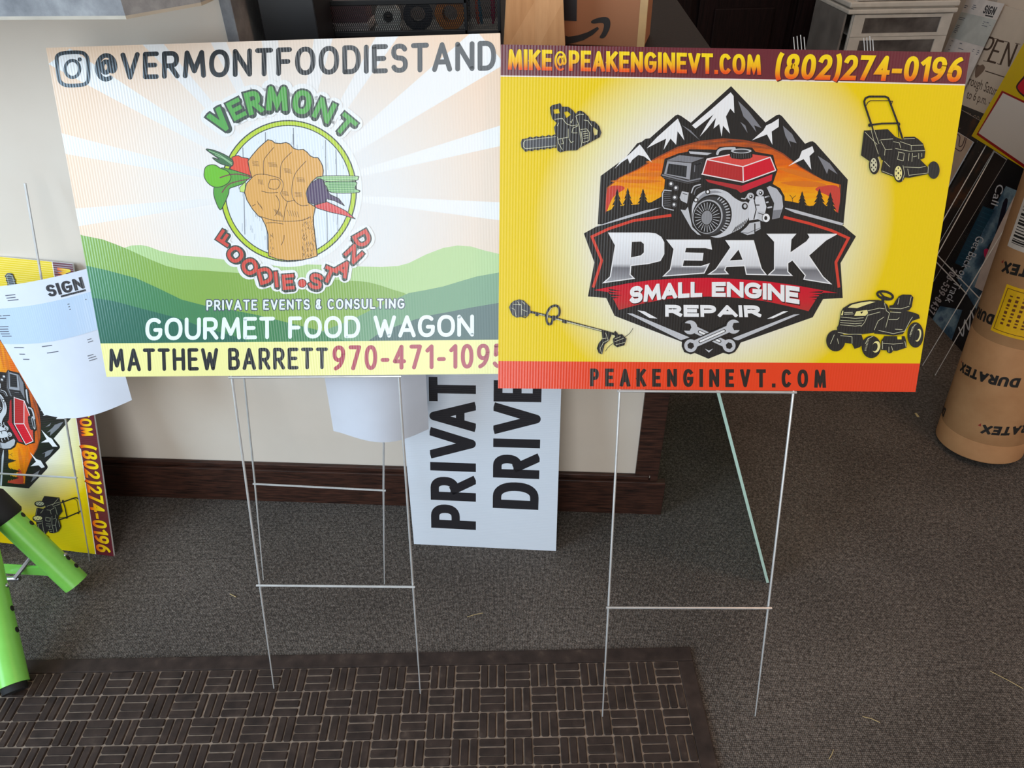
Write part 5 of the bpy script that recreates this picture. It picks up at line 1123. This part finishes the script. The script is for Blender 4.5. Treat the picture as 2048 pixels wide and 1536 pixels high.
A.line([(1958, 606), (1950, 640), (1942, 622), (1938, 660), (1930, 640), (1926, 672), (1918, 655)], 2.6, WI, sm=True)
t = thing('plastic_sign', BF.P(9, 0), 'blue and black banner with sideways white script and phone number, beside the cardboard roll', 'sign', 'signs stacked along the right wall')
board('panel', BF, 18, 22, .157, M_white_core, t); A.build('printed_face', t)
# paper strip lying on the banner
SF = Frame(BF.P(0, 0, .5), BF.u, BF.v); c4 = [SF.P(*SF.uv(*q)) for q in ((1949, 574), (1968, 584), (2029, 392), (2043, 396))]
o, put = paper('paper_strip', c4[0], c4[1], c4[2], c4[3], lambda a, b: V(-1, 0, 0) * (.25 * math.sin(math.pi * b)), 'narrow pale paper strip hanging over the blue banner beside the cardboard roll', 'paper', plain('pale_paper', rgb(206, 186, 176), .8))
# yellow price sign with red box
YF = side_frame(49.3); ua, va = YF.uv(1943, 272); fr = Frame(YF.P(ua, va), YF.u, YF.v); A = Art(fr, 24, 18)
A.raw([[(0, 0), (24, 0), (24, 18), (0, 18)]], ink(212, 176, 0)); RB = ink(150, 20, 20)
A.poly([(1953, 269), (2004, 181), (2100, 226), (2100, 372)], RB); A.poly([(1957, 266), (2006, 186), (2100, 231), (2100, 364)], ink(214, 202, 192))
A.poly(smooth([(2060, 140), (2046, 154), (2033, 170), (2034, 180), (2044, 191), (2060, 196)], 3, True), ink(60, 20, 24)); A.poly(smooth([(2060, 144), (2049, 156), (2036, 171), (2037, 179), (2046, 188), (2060, 192)], 3, True), ink(196, 18, 40))
t = thing('yard_sign', fr.P(12, 0), 'yellow sign with a red-edged white box at the right edge of the photo', 'sign', 'signs stacked along the right wall')
board('panel', fr, 24, 18, .157, M_white_core, t); A.build('printed_face', t)
la = at_z(1845, 731); lb = YF.P(*YF.uv(2072, 352)); dleg = lb - la
far_ = V(.4, 9.8, 0)
def leg_top(p): return p
wire_stake('wire_stake', [[la, la + dleg * .5, lb], [la + far_, la + far_ + dleg * .5, lb + far_]], [(la + dleg * .4, la + far_ + dleg * .4), (lb, lb + far_)], 0, t, .06)
lc = at_z(1870, 751); ld = YF.P(*YF.uv(2078, 368), -.6); dleg = ld - lc
tag(wire_stake('wire_stake', [[lc, lc + dleg * .5, ld], [lc + far_, lc + far_ + dleg * .5, ld + far_]], [(lc + dleg * .42, lc + far_ + dleg * .42), (ld, ld + far_)], 0, None, .06), 'bare wire stake leaning on the blue banner, next to the cardboard roll', 'sign stake')
# ------------------------------------------------------------------ scraps on the carpet
M_straw = plain('pale_straw', rgb(196, 170, 120), .7)
for nm, pts, r, lab in (('straw', [(1725, 1433), (1742, 1437), (1760, 1445)], .022, 'pale straw at the bottom right of the carpet'), ('straw', [(1658, 1518), (1664, 1508), (1667, 1499)], .022, 'short pale straw at the bottom edge of the carpet'), ('straw', [(1980, 1342), (2015, 1360), (2046, 1377)], .02, 'long thin straw at the right edge of the carpet'), ('straw', [(934, 1234), (950, 1229), (966, 1226)], .02, 'thin pale straw between the two wire stakes'), ('straw', [(460, 1188), (472, 1194)], .03, 'tiny white straw left of the food sign stake')):
    mb = MB(); mb.tube([at_z(x, y, .05 + .03 * k_) for k_, (x, y) in enumerate(pts)], r, 6); tag(mb.build(nm, M_straw), lab, 'straw', 'scraps on the carpet')
mb = MB(); c_ = at_z(1834, 830, .06); mb.box((c_.x - .12, c_.y - .3, .02), (c_.x + .1, c_.y + .3, .1), None, 0, .03); tag(mb.build('wood_chip', M_straw), 'small tan wood chip on the carpet left of the cardboard roll', 'wood chip')
